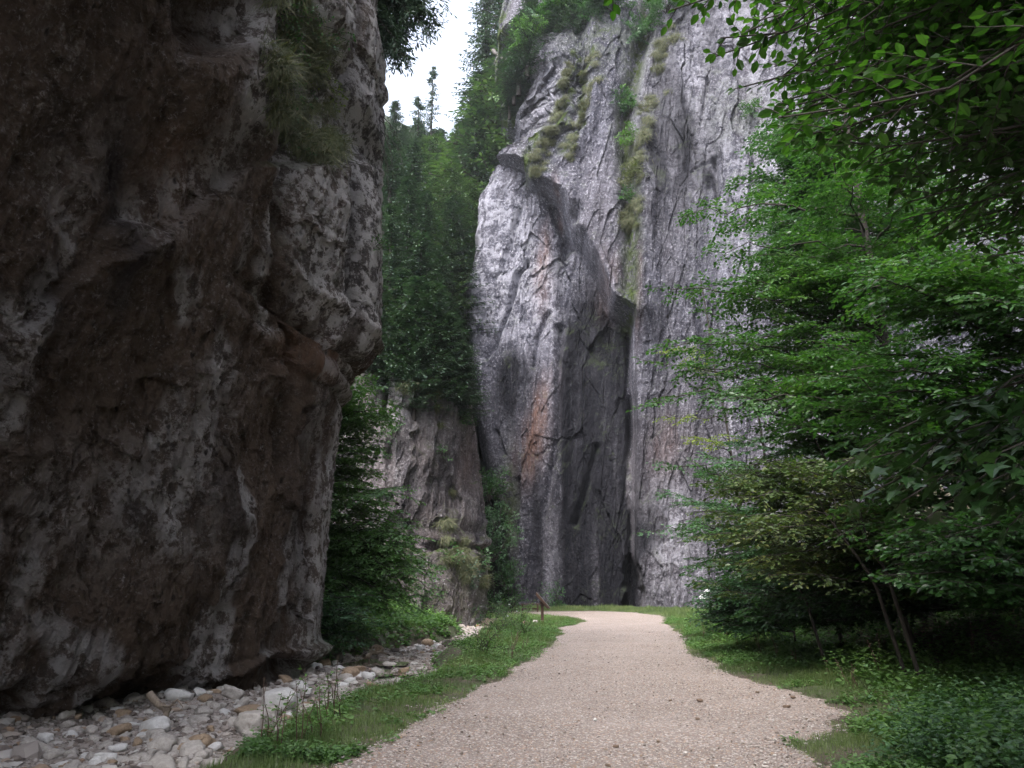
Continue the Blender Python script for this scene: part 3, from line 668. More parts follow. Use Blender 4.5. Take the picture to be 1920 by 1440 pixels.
# ------------------------------------------------------------------ trees and plants
def unit(v): v = np.asarray(v, float); return v / (np.linalg.norm(v) + 1e-9)
UP = np.array([0, 0, 1.0])
class Tree:
    """wood and leaves gathered apart"""
    def __init__(s, seed, leaf=.085, step=.055, tmpl=L6, flat=.35, lod=1.0):
        s.w = MB(); s.P = []; s.D = []; s.N = []; s.S = []; s.A = []; s.r = np.random.RandomState(seed)
        s.leaf = leaf; s.step = step; s.t = tmpl; s.flat = flat; s.lod = lod
    def leaves_on(s, pts, nrm, tone):
        seg = np.linalg.norm(np.diff(pts, axis=0), axis=1); L = seg.sum(); n = max(3, int(L / s.step)); r = s.r
        c = np.concatenate([[0], np.cumsum(seg)]); q = np.linspace(.06 * L, L, n)
        P = np.stack([np.interp(q, c, pts[:, k]) for k in range(3)], -1)
        T = unit(pts[-1] - pts[0]); Sd = np.cross(nrm, T); Sd = Sd / (np.linalg.norm(Sd) + 1e-9)
        sg = np.where(np.arange(n) % 2 == 0, 1, -1)[:, None]
        D = T[None] * r.uniform(.4, 1.0, (n, 1)) + sg * Sd[None] * r.uniform(.6, 1.1, (n, 1)) + r.normal(0, .22, (n, 3)); D[-1] = T
        D[:, 2] -= .12
        Nn = nrm[None] + r.normal(0, s.flat, (n, 3))
        s.P.append(P); s.D.append(D); s.N.append(Nn); s.S.append(s.leaf * r.uniform(.65, 1.15, n)); s.A.append(np.clip(tone + r.uniform(-.22, .3, n), 0, 1))
    def twig(s, p, d, L, nrm, rad, tone, depth=0):
        r = s.r; n = 4
        t = np.linspace(0, 1, n)[:, None]; d = unit(d)
        pts = p[None] + d[None] * t * L + UP[None] * (-.14 * L) * t ** 2 + r.normal(0, .02 * L, (n, 3)) * t
        s.w.tube(pts, np.linspace(rad, rad * .35, n), 3)
        s.leaves_on(pts, nrm, tone)
        if L > .42 and depth < 2:
            m = int(L / .14 * s.lod); sd = np.cross(nrm, d); sd /= np.linalg.norm(sd) + 1e-9
            for i in range(m):
                f = .18 + .75 * (i + .5) / m; q = pts[0] + (pts[-1] - pts[0]) * f
                s.twig(q, d * .75 + sd * (1 if i % 2 else -1) * r.uniform(.55, 1.0) + r.normal(0, .08, 3), L * (1 - f * .7) * r.uniform(.3, .5) + .06, nrm, rad * .5, tone + r.uniform(-.08, .08), depth + 1)
    def limb(s, a, b, arch=.15, rad=.03, width=1.0, bare=.25, step=.18, tone=.4, tilt=.15):
        r = s.r; a = np.asarray(a, float); b = np.asarray(b, float); L = np.linalg.norm(b - a); n = max(6, int(L / .35))
        t = np.linspace(0, 1, n)[:, None]; mid = (a + b) / 2 + UP * arch * L + r.normal(0, .05 * L, 3)
        pts = (1 - t) ** 2 * a + 2 * t * (1 - t) * mid + t ** 2 * b; pts[1:-1] += r.normal(0, .02 * min(L, 3), (n - 2, 3))
        s.w.tube(pts, np.linspace(rad, .005, n), 5)
        nr = unit(UP + r.normal(0, tilt, 3)); m = max(3, int(L * (1 - bare) / step))
        for i in range(m + 1):
            f = bare + (1 - bare) * (i + r.uniform(0, .5)) / (m + .5); f = min(f, 1)
            x = f * (n - 1); k = min(int(x), n - 2); p = pts[k] + (pts[k + 1] - pts[k]) * (x - k); d = unit(pts[k + 1] - pts[k])
            sd = np.cross(nr, d); sd /= np.linalg.norm(sd) + 1e-9
            l = width * (math.sin(math.pi * min(1, .18 + f * .82)) ** .7 * .8 + .22) * r.uniform(.65, 1.15)
            s.twig(p, d * r.uniform(.6, 1) + sd * (1 if i % 2 else -1) + r.normal(0, .12, 3), l, nr, .005, tone + r.uniform(-.1, .1))
        s.twig(pts[-2], pts[-1] - pts[-2], width * .5, nr, .004, tone)
    def build(s, name, label, cat, group, base, leafmat, barkmat, crown='crown', trunk='trunk'):
        root = empty(name, base, label, cat, group); off = np.array(base)
        me = s.w.mesh(trunk); o = obj(trunk, me, barkmat, root); me.transform(__import__('mathutils').Matrix.Translation(-Vector(base)))
        m = MB(); m.leaves(np.concatenate(s.P) - off, np.concatenate(s.D), np.concatenate(s.N), np.concatenate(s.S), s.t, 1.0, np.concatenate(s.A))
        obj(crown, m.mesh(crown, False), leafmat, root); return root

# ---- spruces: four kinds, copied
def spruce_proto(seed, H, Rr, dens=1.0, sparse=0.0, droop=.35, name='spruce_tree', mat='spruce', keep_low=.06):
    r = np.random.RandomState(seed); w = MB(); lv = MB()
    w.tube(np.array([[0, 0, -1.5], [.03, 0, H * .3], [0, .04, H * .7], [0, 0, H]]), [.016 * H + .03, .012 * H, .006 * H, .01], 6)
    z = H * keep_low; P, D, NN, S = [], [], [], []
    while z < H * .985:
        f = 1 - z / H; L0 = Rr * (f ** .75) * (1 if f < .85 else 1 - (f - .85) * 1.5) + .15
        for k in range(int(r.randint(6, 9) * dens)):
            if r.rand() < sparse: continue
            az = r.uniform(0, 2 * math.pi); L = L0 * r.uniform(.6, 1.18); n = max(4, int(L / .26)); t = np.linspace(.08, 1, n)
            o = np.array([math.cos(az), math.sin(az), 0]); side_ = np.array([-o[1], o[0], 0])
            zz = z + r.uniform(-.2, .2) + (-droop * t + droop * .75 * t ** 2 + .1 * (f < .3) * t) * L
            c = o[None] * (t * L)[:, None]; c[:, 2] = zz
            w.tube(c[::max(1, n // 3)], .012 + .008 * L, 3)
            for sg in (-1, 1):
                m = len(c); P.append(c); D.append(o[None] * r.uniform(.4, .9, (m, 1)) + sg * side_[None] * r.uniform(.6, 1.0, (m, 1)) + np.array([0, 0, -.28])[None] * r.uniform(.2, 1.6, (m, 1)))
                NN.append(UP[None] + r.normal(0, .35, (m, 3))); S.append((.30 + .20 * (1 - t) * L ** .5) * r.uniform(.7, 1.25, m))
            P.append(c[::2]); m = len(c[::2]); D.append(o[None] * .5 + np.array([0, 0, -1.0])[None] + r.normal(0, .25, (m, 3))); NN.append(o[None] + r.normal(0, .4, (m, 3))); S.append(r.uniform(.2, .45, m))
            P.append(c[-1:]); D.append(o[None] + r.normal(0, .1, (1, 3))); NN.append(UP[None]); S.append(np.array([.4]))
        z += (.30 + .22 * f) * r.uniform(.75, 1.2)
    S = np.concatenate(S); lv.leaves(np.concatenate(P), np.concatenate(D), np.concatenate(NN), S, NEEDLE, 1.25, None)
    root = empty(name, (0, 0, 0), None, None); obj('trunk', w.mesh('trunk'), M['bark'], root); obj('crown', lv.mesh('crown', False), M[mat], root)
    return root
np.random.seed(4)
SP = {'dark': (spruce_proto(1, 18, 3.3, 1.15), 18), 'dark2': (spruce_proto(2, 15, 3.0, 1.1), 15), 'light': (spruce_proto(3, 13, 3.2, 1.1, 0, .2, 'conifer_tree', 'spruce_light'), 13),
      'thin': (spruce_proto(5, 16, 2.3, .9, .38, .30), 16)}
used_sp = set()
def put_tree(kind, px, py, Y, label, group=None, hmin=8, hmax=24, wide=1.25):
    while Y < 140 and hill_z(np.array([on_y(px, py, Y)[0]]), np.array([Y]))[0] < 8: Y += 2.0
    tip = on_y(px, py, Y); gzv = float(hill_z(np.array([tip[0]]), np.array([Y]))[0]); h = min(max(tip[2] - gzv, hmin), hmax)
    root, H0 = SP[kind]
    o = root if kind not in used_sp else copy_tree(root); used_sp.add(kind)
    s = h / H0; o.location = (tip[0], Y, tip[2] - h); o.scale = (s * wide, s * wide, s); o.rotation_euler = (0, 0, (px * 7.3 + py) % 6.28)
    return tag(o, label, 'tree', group)
G1 = 'spruces packed on the slope above the buttress'
L1 = 'dark green spruce packed among others on the steep slope above the buttress'
rr = random.Random(11)
front = [(742, 640, 'dark2', 47), (790, 430, 'dark', 49), (735, 380, 'dark', 50), (845, 560, 'dark2', 48.5), (822, 470, 'dark2', 53), (768, 330, 'dark', 57), (862, 480, 'dark', 56), (800, 360, 'dark', 60), (735, 255, 'dark', 62), (848, 380, 'dark', 63),
         (880, 360, 'dark2', 67), (770, 560, 'light', 46.8), (720, 480, 'dark2', 54), (888, 420, 'dark', 61), (700, 330, 'dark', 58)]
for x_, y_, k_ in [(705, 520, 'dark'), (755, 500, 'dark2'), (800, 540, 'dark'), (838, 545, 'dark2'), (775, 580, 'dark2'), (720, 560, 'light'), (825, 600, 'dark2')]: front.append((x_, y_, k_, 46.5))
for i in range(26):
    Yd = rr.uniform(48, 72); x = rr.uniform(700, 890 - (Yd < 60) * 20); y = np.interp(Yd, [47, 72], [600, 300]) + rr.uniform(-50, 60)
    front.append((x, y, rr.choice(['dark', 'dark2', 'dark', 'light']), Yd))
for i, (x, y, k, Yd) in enumerate(front): put_tree(k, x, y, Yd, L1, G1, 9, 24, 1.45)
G2 = 'mixed trees high on the mountainside in the gap'; L2 = 'mid green tree high on the mountainside in the gap between the rock walls'
for i in range(35):
    x = 724 + (i % 7) * 27 + rr.uniform(-9, 9); row = i // 7; y = [235, 262, 300, 340, 390][row] + rr.uniform(-12, 14); Yd = [112, 100, 90, 80, 72][row] + rr.uniform(-4, 4)
    put_tree(['light', 'dark2', 'dark'][(i * 5 + row) % 3], x, y, Yd, L2, G2, 9, 20, 1.9)
put_tree('thin', 812, 118, 100, 'tall thin spruce standing alone against the white sky in the gap', None, 14, 22, .8)
put_tree('dark', 742, 188, 96, 'small pointed spruce tip poking into the sky beside the overhanging rock', None, 10, 18)
put_tree('thin', 786, 178, 104, 'short ragged spruce just left of the lone spire against the sky', None, 10, 16)
G3 = 'trees climbing the edge of the tall cliff'; L3 = 'green conifer clinging to the steep wooded left edge of the tall cliff'
for i, (x, y, k, Yd) in enumerate([(918, 150, 'light', 76), (895, 200, 'dark', 78), (872, 262, 'dark2', 84), (905, 285, 'light', 74), (880, 330, 'light', 73), (925, 250, 'dark', 77), (850, 300, 'dark', 80),
                                   (938, 120, 'light', 79), (900, 130, 'dark2', 84), (860, 235, 'light', 90), (912, 340, 'dark', 72), (895, 400, 'dark', 70), (876, 440, 'dark2', 69), (935, 190, 'dark2', 74), (965, 60, 'light', 80), (990, 20, 'dark', 78), (855, 390, 'light', 70)]):
    put_tree(k, x, y, Yd, L3, G3, 9, 22, 1.6)
put_tree('dark', 912, -60, 86, 'tall dark spruce with gaps against the sky at the upper left of the cliff', None, 20, 30, .9)
put_tree('thin', 940, -90, 88, 'tall ragged spruce just right of the sky gap above the cliff edge', None, 20, 30, 1.2)
put_tree('dark2', 972, -50, 84, 'dark spruce on the cliff top beside the bare left face', None, 14, 26)

# ---- spruce growing off the top of the overhanging rock, boughs hanging into the sky
np.random.seed(7)
def hanging_spruce():
    T = Tree(71, .20, .055, NEEDLE, .5); base = on_y(650, -250, 20.9)
    tr = np.array([on_y(668, 60, 20.9), on_y(664, -120, 20.9), on_y(668, -400, 20.9), on_y(664, -700, 20.9)]); T.w.tube(tr, [.22, .2, .16, .08], 8)
    for (x0, y0, x1, y1, wd) in [(666, -160, 838, 30, .8), (668, -90, 800, 60, .9), (668, -60, 790, 88, .9), (668, -20, 775, 125, .8), (668, 10, 745, 130, .6), (668, -200, 820, -30, 1.0), (668, -130, 772, 40, 1.0), (668, -160, 740, 60, 1.0), (668, -60, 735, 95, .8), (668, -100, 700, 20, .9), (668, -220, 780, -50, 1), (668, 0, 720, 70, .7), (668, -250, 845, -70, 1), (668, -120, 760, 20, 1), (668, -140, 805, 15, .8)]:
        T.limb(on_y(x0, y0, 20.9), on_y(x1, y1, 21.2 + T.r.uniform(-1, 1)), .12, .04, wd, .2, .2, .35, .3)
    for i in range(60):
        y1 = T.r.uniform(-120, 140); x1 = T.r.uniform(735, 850 - max(0, y1 - 20) * .55)
        T.limb(on_y(668, y1 - T.r.uniform(60, 200), 20.9), on_y(x1, y1, 21.2 + T.r.uniform(-1.5, 1.5)), .12, .03, .7, .3, .2, .35, .3)
    T.build('spruce_tree', 'spruce rooted on top of the dark overhanging rock with boughs hanging into the sky', 'tree', None, tuple(tr[0]), M['spruce'], M['bark'])
hanging_spruce()

# ---- broadleaved trees
np.random.seed(9)
def gzs(x, y): return float(ground_z(np.array([x], float), np.array([y], float))[0])
def trunk_line(T, base, top, rad, lean=.1, n=8):
    t = np.linspace(0, 1, n)[:, None]; base = np.array(base, float); top = np.array(top, float)
    pts = base + (top - base) * t + T.r.normal(0, lean * .25, (n, 3)) * np.sin(t * math.pi); pts[0, 2] -= .4
    T.w.tube(pts, np.linspace(rad, rad * .3, n), 8)
    return lambda f: np.array([np.interp(f, t[:, 0], pts[:, k]) for k in range(3)])
def target_tree(name, label, seed, base, top, rad, tips, mat, leaf=.105, step=.055, arch=.10, width=1.0, extra=0, ebox=None, tmpl=L6, group=None, flat=.35, tone=.4, lod=1.0, cat='tree'):
    """limbs end at the traced spray tips (px, py, depth)"""
    T = Tree(seed, leaf, step, tmpl, flat, lod); x, y = base; gz0 = gzs(x, y); at = trunk_line(T, (x, y, gz0), top, rad)
    tips = list(tips)
    if extra:
        for i in range(extra):
            x0, y0, x1, y1, d0, d1 = ebox[T.r.randint(len(ebox))]
            tips.append((T.r.uniform(x0, x1), T.r.uniform(y0, y1), T.r.uniform(d0, d1)))
    for tp in tips:
        e = on_y(*tp[:3]); hz = e[2] - T.r.uniform(-.1, .45) * np.linalg.norm(e[:2] - np.array(base)) * .55
        f = np.clip((hz - gz0) / (top[2] - gz0), .12, .98); a = at(f); L = np.linalg.norm(e - a)
        T.limb(a, e, arch * T.r.uniform(.3, 1.4), .008 + .006 * L, width * (tp[3] if len(tp) > 3 else 1) * T.r.uniform(.8, 1.15), min(.40, .12 + .03 * L), .17, tone)
    return T.build(name, label, cat, group, (x, y, gz0), mat, M['bark'])

# middle-distance beeches on the right, sprays reaching over towards the cliff
target_tree('beech_tree', 'beech with long layered sprays reaching left in front of the tall cliff', 21, (8.8, 17.5), (8.0, 17, 13.5), .16,
            [(1275, 408, 17, .9), (1330, 470, 17), (1215, 538, 16.5, .9), (1300, 575, 16.8), (1290, 540, 17.2), (1192, 672, 16, .9), (1230, 650, 16.5), (1192, 762, 15.5, .8), (1270, 700, 16.4), (1350, 640, 16), (1380, 560, 16.5), (1420, 480, 16.5), (1330, 760, 16), (1400, 720, 15.8)],
            M['beech'], extra=80, ebox=[(1330, 480, 1700, 760, 14.5, 19), (1330, 660, 1600, 860, 14, 18), (1450, 420, 1750, 640, 14, 19), (1340, 470, 1500, 700, 15, 18), (1480, 250, 1800, 460, 14, 20)])
target_tree('beech_tree', 'tall beech behind the layered sprays whose crown hides the cliff on the right', 22, (10.5, 22), (9.6, 21, 17), .18,
            [(1350, 420, 22, .9), (1372, 345, 22, .9), (1388, 285, 22.5, .8), (1440, 235, 22.5, .8), (1420, 330, 22), (1455, 400, 22)], M['beech_teal'], extra=190, ebox=[(1400, 400, 1700, 660, 19, 24), (1440, 240, 1600, 420, 21, 23), (1350, 800, 1700, 1000, 19, 23), (1500, 300, 1900, 600, 19, 24), (1390, 230, 1560, 500, 19, 23), (1400, 260, 1560, 480, 20, 23), (1560, 330, 1920, 520, 18, 23), (1480, 280, 1700, 420, 19, 23)], leaf=.13, step=.075)
target_tree('beech_tree', 'shaded beech on the right slope with a dark crown above the yellowing shrubs', 23, (9.5, 12.5), (8.6, 12.2, 10.5), .15,
            [(1530, 640, 11.5), (1500, 760, 11.5), (1600, 560, 11.5)], M['beech'], extra=72, ebox=[(1560, 480, 1960, 860, 10, 14), (1500, 680, 1800, 900, 10, 13), (1650, 380, 1960, 640, 9.5, 13), (1560, 860, 1960, 1040, 10.5, 14)], tone=.3)
target_tree('beech_tree', 'small teal green beech spreading low over the grass at the foot of the cliff', 24, (9.0, 27), (8.2, 26, 7.5), .1,
            [(1225, 868, 24, .8), (1195, 1000, 24, .6), (1240, 930, 25), (1280, 980, 24), (1300, 1060, 24), (1330, 860, 24)], M['beech_teal'], extra=50, ebox=[(1290, 880, 1600, 1100, 23, 29)], leaf=.13, step=.075)
target_tree('lime_bush', 'pale yellow green bush with light leaves against the cliff above the shrubs', 25, (8.6, 29), (7.2, 28.5, 13), .07,
            [(1240, 660, 28, .7), (1290, 670, 28, .8), (1330, 690, 28, .8), (1228, 790, 28, .6), (1290, 818, 27, .7), (1350, 815, 27, .7)], M['yellow'], leaf=.11, step=.075)
# yellowing shrubs with dark slanting stems
for i, (bx, by, tx, ty, tz, sd, lb, tips) in enumerate([
        (7.6, 15.5, 5.9, 15.5, 4.6, 41, 'shrub with yellow brown autumn leaves and dark slanting stems, nearest the grass', [(1290, 1010, 15), (1330, 960, 15), (1400, 1000, 14.5), (1380, 1060, 14.5), (1450, 920, 15), (1420, 860, 15), (1480, 1040, 14.5), (1360, 900, 15.2), (1530, 960, 14.5)]),
        (9.0, 14.2, 7.0, 14.6, 5.2, 42, 'yellowing shrub in the middle of the right bank below the dark beech', [(1500, 900, 14), (1560, 880, 14), (1620, 920, 13.5), (1480, 980, 14), (1580, 980, 13.5), (1650, 990, 13), (1440, 1080, 13.8)]),
        (7.4, 18.5, 6.2, 18.4, 4.4, 43, 'bronze leaved shrub half hidden below the layered beech sprays', [(1320, 900, 18), (1290, 960, 18), (1370, 930, 18), (1400, 880, 18), (1340, 1050, 18), (1300, 1090, 18)])]):
    target_tree('shrub', lb, sd, (bx, by), (tx, ty, tz), .05, tips, M['autumn'], leaf=.10, step=.06, width=.8, extra=24, ebox=[(1300 + i * 70, 860, 1500 + i * 70, 1080, by - 1, by + 1)], group='yellowing shrubs on the right bank', cat='shrub', tone=.33)
target_tree('shrub', 'dark green shrub low on the right bank beside the leaf litter', 44, (8.2, 10.6), (7.2, 10.4, 3.4), .05,
            [(1700, 1040, 9.5), (1650, 1080, 9.8), (1760, 1010, 9.5), (1820, 1050, 9), (1880, 1000, 9)], M['beech'], leaf=.10, step=.06, width=.8, extra=40, ebox=[(1640, 950, 1920, 1110, 9, 11)], cat='shrub', tone=.25)

for i, (bx, by, lb, x0, y0, x1, y1, mt) in enumerate([
        (7.0, 20.5, 'low leafy shrub at the far end of the right bank beside the white board', 1290, 1080, 1400, 1150, 'beech_teal'), (8.4, 18.0, 'low green shrub below the bronze leaved one on the right bank', 1370, 1060, 1480, 1140, 'beech'),
        (9.0, 16.4, 'dark low shrub between the slanting stems and the autumn shrubs', 1450, 1060, 1580, 1130, 'beech_teal'), (9.8, 15.0, 'shaded shrub behind the slanting stems on the right bank', 1560, 1000, 1700, 1100, 'beech'),
        (10.0, 12.6, 'dark shrub above the leaf litter under the shaded beech', 1680, 980, 1820, 1090, 'beech_teal'), (9.6, 11.0, 'dark shrub at the right edge above the leaf litter', 1790, 960, 1940, 1120, 'beech'), (9.4, 24.0, 'far shrub filling the gap under the teal green beech', 1330, 1020, 1480, 1110, 'beech_teal')]):
    target_tree('shrub', lb, 90 + i, (bx, by), (bx - .4, by, 3.6), .03, [((x0 + x1) / 2, y0, by)], M[mt], leaf=.11, step=.06, width=.7, extra=40, ebox=[(x0, y0 + 10, x1, y1 + 25, by - 1.2, by + 1)], group='low shrubs on the right bank', cat='shrub', tone=.2)

# near branches of the tree the photographer stands under
def near_tree():
    T = Tree(61, .084, .06, L6, .35); base = (5.6, 2.2); gz0 = gzs(*base); at = trunk_line(T, (*base, gz0), (5.0, 2.4, 9.0), .2)
    tips = [(1140, -2, 4.6, .55), (1255, 20, 4.6, .6), (1330, 110, 4.8, .55), (1385, 165, 4.6, .6), (1400, 60, 4.4), (1480, 200, 4.4, .8), (1545, 215, 4.6, .8), (1520, 120, 4.2), (1600, 150, 4.4), (1420, -20, 4.5), (1330, -40, 4.5),
            (1700, 380, 4.4, .8), (1760, 440, 4.4, .7), (1640, 330, 4.8, .9), (1820, 360, 4.2), (1850, 250, 4.0), (1700, 240, 4.6), (1790, 140, 4.2), (1650, 60, 4.2), (1560, 20, 4.2), (1860, 480, 4.2, .7), (1900, 400, 4.2)]
    for i in range(34):
        y_ = T.r.uniform(-50, 215); tips.append((T.r.uniform(1270 + max(y_, 0) * 1.0, 1560), y_, T.r.uniform(4.2, 6.5), .7))
    for i in range(90): tips.append((T.r.uniform(1440, 1990), T.r.uniform(-80, 320), T.r.uniform(3.8, 8.5), 1.0))
    for i in range(40): tips.append((T.r.uniform(1640, 1990), T.r.uniform(250, 470), T.r.uniform(4.5, 8.5), .9))
    for i in range(22): tips.append((T.r.uniform(1250, 2200), T.r.uniform(-400, -80), T.r.uniform(2.5, 7), 1.2))  # unseen limbs above the view, added for their shade
    for i, tp in enumerate(tips):
        e = on_y(*tp[:3]); a = at(np.clip((e[2] - T.r.uniform(-.2, .8) - gz0) / (9 - gz0), .2, .98))
        T.limb(a, e, .06 * T.r.uniform(0, 1.5), .016, .62 * tp[3] if len(tp) > 3 else .62, .2, .12, .42, .3)
    for i in range(24):   # unseen crown overhead and behind, added to shade the foreground
        an = T.r.uniform(0, 2 * math.pi); f = T.r.uniform(.4, 1); a = at(f); L = T.r.uniform(2, 5.0)
        e = a + np.array([math.cos(an) * L, math.sin(an) * L, T.r.uniform(.2, 1.6)])
        q = project(e[None]); 
        if 0 < q[0][0] < 1480 and e[1] > 1: continue
        T.limb(a, e, .05, .03, 1.0, .25, .3, .4, .3)
    T.build('beech_tree', 'near beech whose large bright leaves hang in from the top right corner', 'tree', None, (*base, gz0), M['beech_near'], M['bark'])
near_tree()
def maple():
    T = Tree(62, .15, .12, PALM, .28); base = (5.2, 4.2); gz0 = gzs(*base); at = trunk_line(T, (*base, gz0), (4.4, 4.8, 3.6), .05)
    for tp in [(1560, 885, 5.6), (1600, 868, 5.7), (1660, 900, 5.4), (1700, 880, 5.2), (1760, 905, 5.0), (1690, 940, 5.2), (1790, 870, 4.9), (1840, 910, 4.8), (1890, 940, 4.8), (1850, 860, 4.6), (1620, 930, 5.5), (1900, 880, 4.6), (1740, 970, 5.0), (1880, 1000, 4.8)]:
        e = on_y(*tp); T.limb(at(.75 + .2 * T.r.rand()), e, .08, .014, .5, .45, .3, .4, .1)
    T.build('maple_sapling', 'broad dark shiny leaves of a low branch at the right edge above the bank', 'tree', None, (*base, gz0), M['maple'], M['bark'])
maple()

# left, beyond the overhang: beech over the stream bed
target_tree('beech_tree', 'green beech growing behind the overhanging rock above the stony stream bed', 31, (-8.0, 27), (-7.3, 26.5, 12), .12,
            [(700, 720, 27, .8), (660, 790, 26, .9), (740, 800, 26.5, .8), (730, 850, 27, .9), (660, 880, 26), (790, 940, 26, .8), (760, 960, 26), (700, 960, 26), (650, 1000, 25.5), (770, 1060, 25.5, .9), (835, 1085, 25.5, .9), (800, 1120, 25.5, .9), (720, 1100, 25), (830, 1120, 26, .8), (650, 1120, 25), (690, 1040, 25.2)],
            M['beech_light'], extra=125, ebox=[(620, 720, 740, 900, 24, 27), (620, 900, 790, 1150, 23, 26), (620, 980, 830, 1160, 23, 26)], leaf=.12, step=.065, width=1.0)
target_tree('shrub', 'dark green shrub crouching at the bend of the stream bed against the overhanging rock', 32, (-5.9, 22.2), (-5.7, 22, 1.6), .04,
            [(640, 1170, 22), (680, 1160, 22), (620, 1200, 21.6), (720, 1165, 22.3), (660, 1205, 21.6), (750, 1165, 23), (630, 1130, 22)], M['beech_teal'], leaf=.10, step=.055, width=.75, cat='shrub', tone=.2, extra=16, ebox=[(600, 1120, 740, 1210, 21, 23)])

# shrubs standing on the rocks
def bush_at(name, label, seed, rock, px, py, size, mat, group=None, leaf=.13, n=9, down=0.0):
    T = Tree(seed, leaf, leaf * .7, L4, .6, .8); p, nn = hit(rock, px, py); base = p - nn * .2
    for i in range(n):
        d = unit(nn * T.r.uniform(.4, 1) + T.r.normal(0, .5, 3) + UP * T.r.uniform(.2 - down, .9 - down)); T.limb(base, p + d * size * T.r.uniform(.5, 1), .1, .02 * size, size * .5, .15, .3, .4, .5)
    return T.build(name, label, 'bush', group, tuple(base), mat, M['bark'])
GC = 'bushes clinging to the tall cliff'
for i, (x, y, sz, mt, lb) in enumerate([
        (1205, 70, 3.6, 'beech_teal', 'dark bush in the gully at the top of the tall cliff'), (1180, 210, 2.2, 'beech_teal', 'green bush in the cliff gully beside the bare face'),
        (1185, 265, 1.8, 'herb', 'yellow green bush under the dark one in the cliff gully'), (1170, 190, 1.7, 'beech', 'small bright bush growing out at the left side of the gully'),
        (1190, 330, 1.7, 'drygrass', 'dull brownish bush halfway up the gully'), (1172, 375, 1.5, 'beech_teal', 'small dark bush near the lower end of the gully'),
        (1090, 35, 4.2, 'beech_teal', 'dense bush overhanging the top edge of the bare cliff head'), (1040, 40, 3.4, 'beech', 'light green bush on the top left edge of the cliff'),
        (1150, 20, 4.0, 'beech_teal', 'bush at the very top of the cliff left of the gully'), (1000, 80, 2.8, 'beech_light', 'pale bush on the upper left rim of the cliff'),
        (1250, 20, 3.4, 'beech_teal', 'bush on the cliff top right of the gully'), (975, 125, 2.2, 'beech_teal', 'dark bush leaning off the upper left rim of the cliff head'), (957, 175, 1.8, 'beech_light', 'light bush on the left rim just above the pale nose of the cliff'), (1015, 62, 3.0, 'beech_teal', 'broad dark bush where the cliff head meets the spruces'),
        (1410, 210, 1.6, 'beech', 'bush on the dark cliff face behind the hanging beech leaves')]):
    bush_at('bush', lb, 500 + i, 'cliff', x, y, sz, M[mt], GC, .2, 8)
GP = 'bushes clinging to the lower buttress'
for i, (x, y, sz, mt, lb) in enumerate([
        (745, 700, 1.3, 'beech_teal', 'leafy bush on the left shoulder of the buttress'), (800, 720, 1.6, 'spruce', 'dark bush spilling over the buttress top'), (840, 740, 1.4, 'beech_teal', 'bush hanging from the right shoulder of the buttress'),
        (870, 700, 1.4, 'spruce', 'dark bush at the upper right rim of the buttress'), (865, 790, .9, 'beech', 'small bright bush right of centre on the buttress'), (835, 850, .7, 'beech_teal', 'tiny bush in a crack in the middle of the buttress'),
        (735, 810, .9, 'beech_teal', 'bush on the buttress near the beech top'), (850, 1045, .8, 'beech', 'bush on the ledge across the foot of the buttress'), (880, 1075, 1.0, 'spruce', 'dark bush covering the lower block of the buttress'),
        (900, 1060, 1.0, 'beech_teal', 'green bush at the right end of the buttress ledge'), (780, 680, 1.5, 'spruce', 'shaggy dark bush on the crest of the buttress')]):
    bush_at('bush', lb, 540 + i, 'pillar', x, y, sz, M[mt], GP, .13, 9)
G5 = 'small spruces rooted on the rim of the buttress'
for i, (x, y, hh, lb) in enumerate([(705, 690, 6.5, 'small spruce on the left rim of the buttress'), (735, 700, 5, 'second small spruce on the rim of the buttress'), (765, 690, 7, 'taller dark spruce on the middle rim of the buttress'), (795, 705, 6, 'small spruce right of the middle rim of the buttress'),
                                   (822, 720, 7.5, 'dark spruce on the right part of the buttress rim'), (845, 735, 6, 'spruce hanging over the right shoulder of the buttress'), (862, 760, 4.5, 'rightmost little spruce on the shoulder of the buttress'), (780, 730, 4, 'stunted spruce just below the rim of the buttress')]):
    q_, nn_ = hit('pillar', x, y); root, H0 = SP['dark2' if i % 2 else 'dark']; o = copy_tree(root); s_ = hh / H0; o.location = (q_[0], q_[1] + .3, q_[2] - 1.2); o.scale = (s_ * 2.0, s_ * 2.0, s_); o.rotation_euler = (.06, 0, i * 1.3); tag(o, lb, 'tree', G5)
G6 = 'small spruces on the left rim of the cliff head'
for i, (x, y, hh, lb) in enumerate([(962, 175, 6, 'lowest small spruce on the left rim of the cliff head'), (978, 120, 8, 'second small spruce up the left rim of the cliff head'), (995, 85, 9, 'spruce at the bend of the cliff rim'), (1018, 60, 8, 'spruce on the cliff rim above the pale left face'), (1048, 45, 8, 'spruce on the cliff top just left of the bushes'), (1090, 30, 7, 'spruce among the bushes on the cliff top'), (968, 140, 7, 'bluish spruce tucked behind the left rim of the cliff head')]):
    q_, nn_ = hit('cliff', x, y); root, H0 = SP['dark2' if i % 2 else 'dark']; o = copy_tree(root); s_ = hh / H0; o.location = (q_[0] - .4, q_[1] + .4, q_[2] - 2.5); o.scale = (s_ * 1.7, s_ * 1.7, s_); o.rotation_euler = (0, -.05, i * 1.7); tag(o, lb, 'tree', G6)
GV = 'bushes filling the cleft between buttress and cliff'
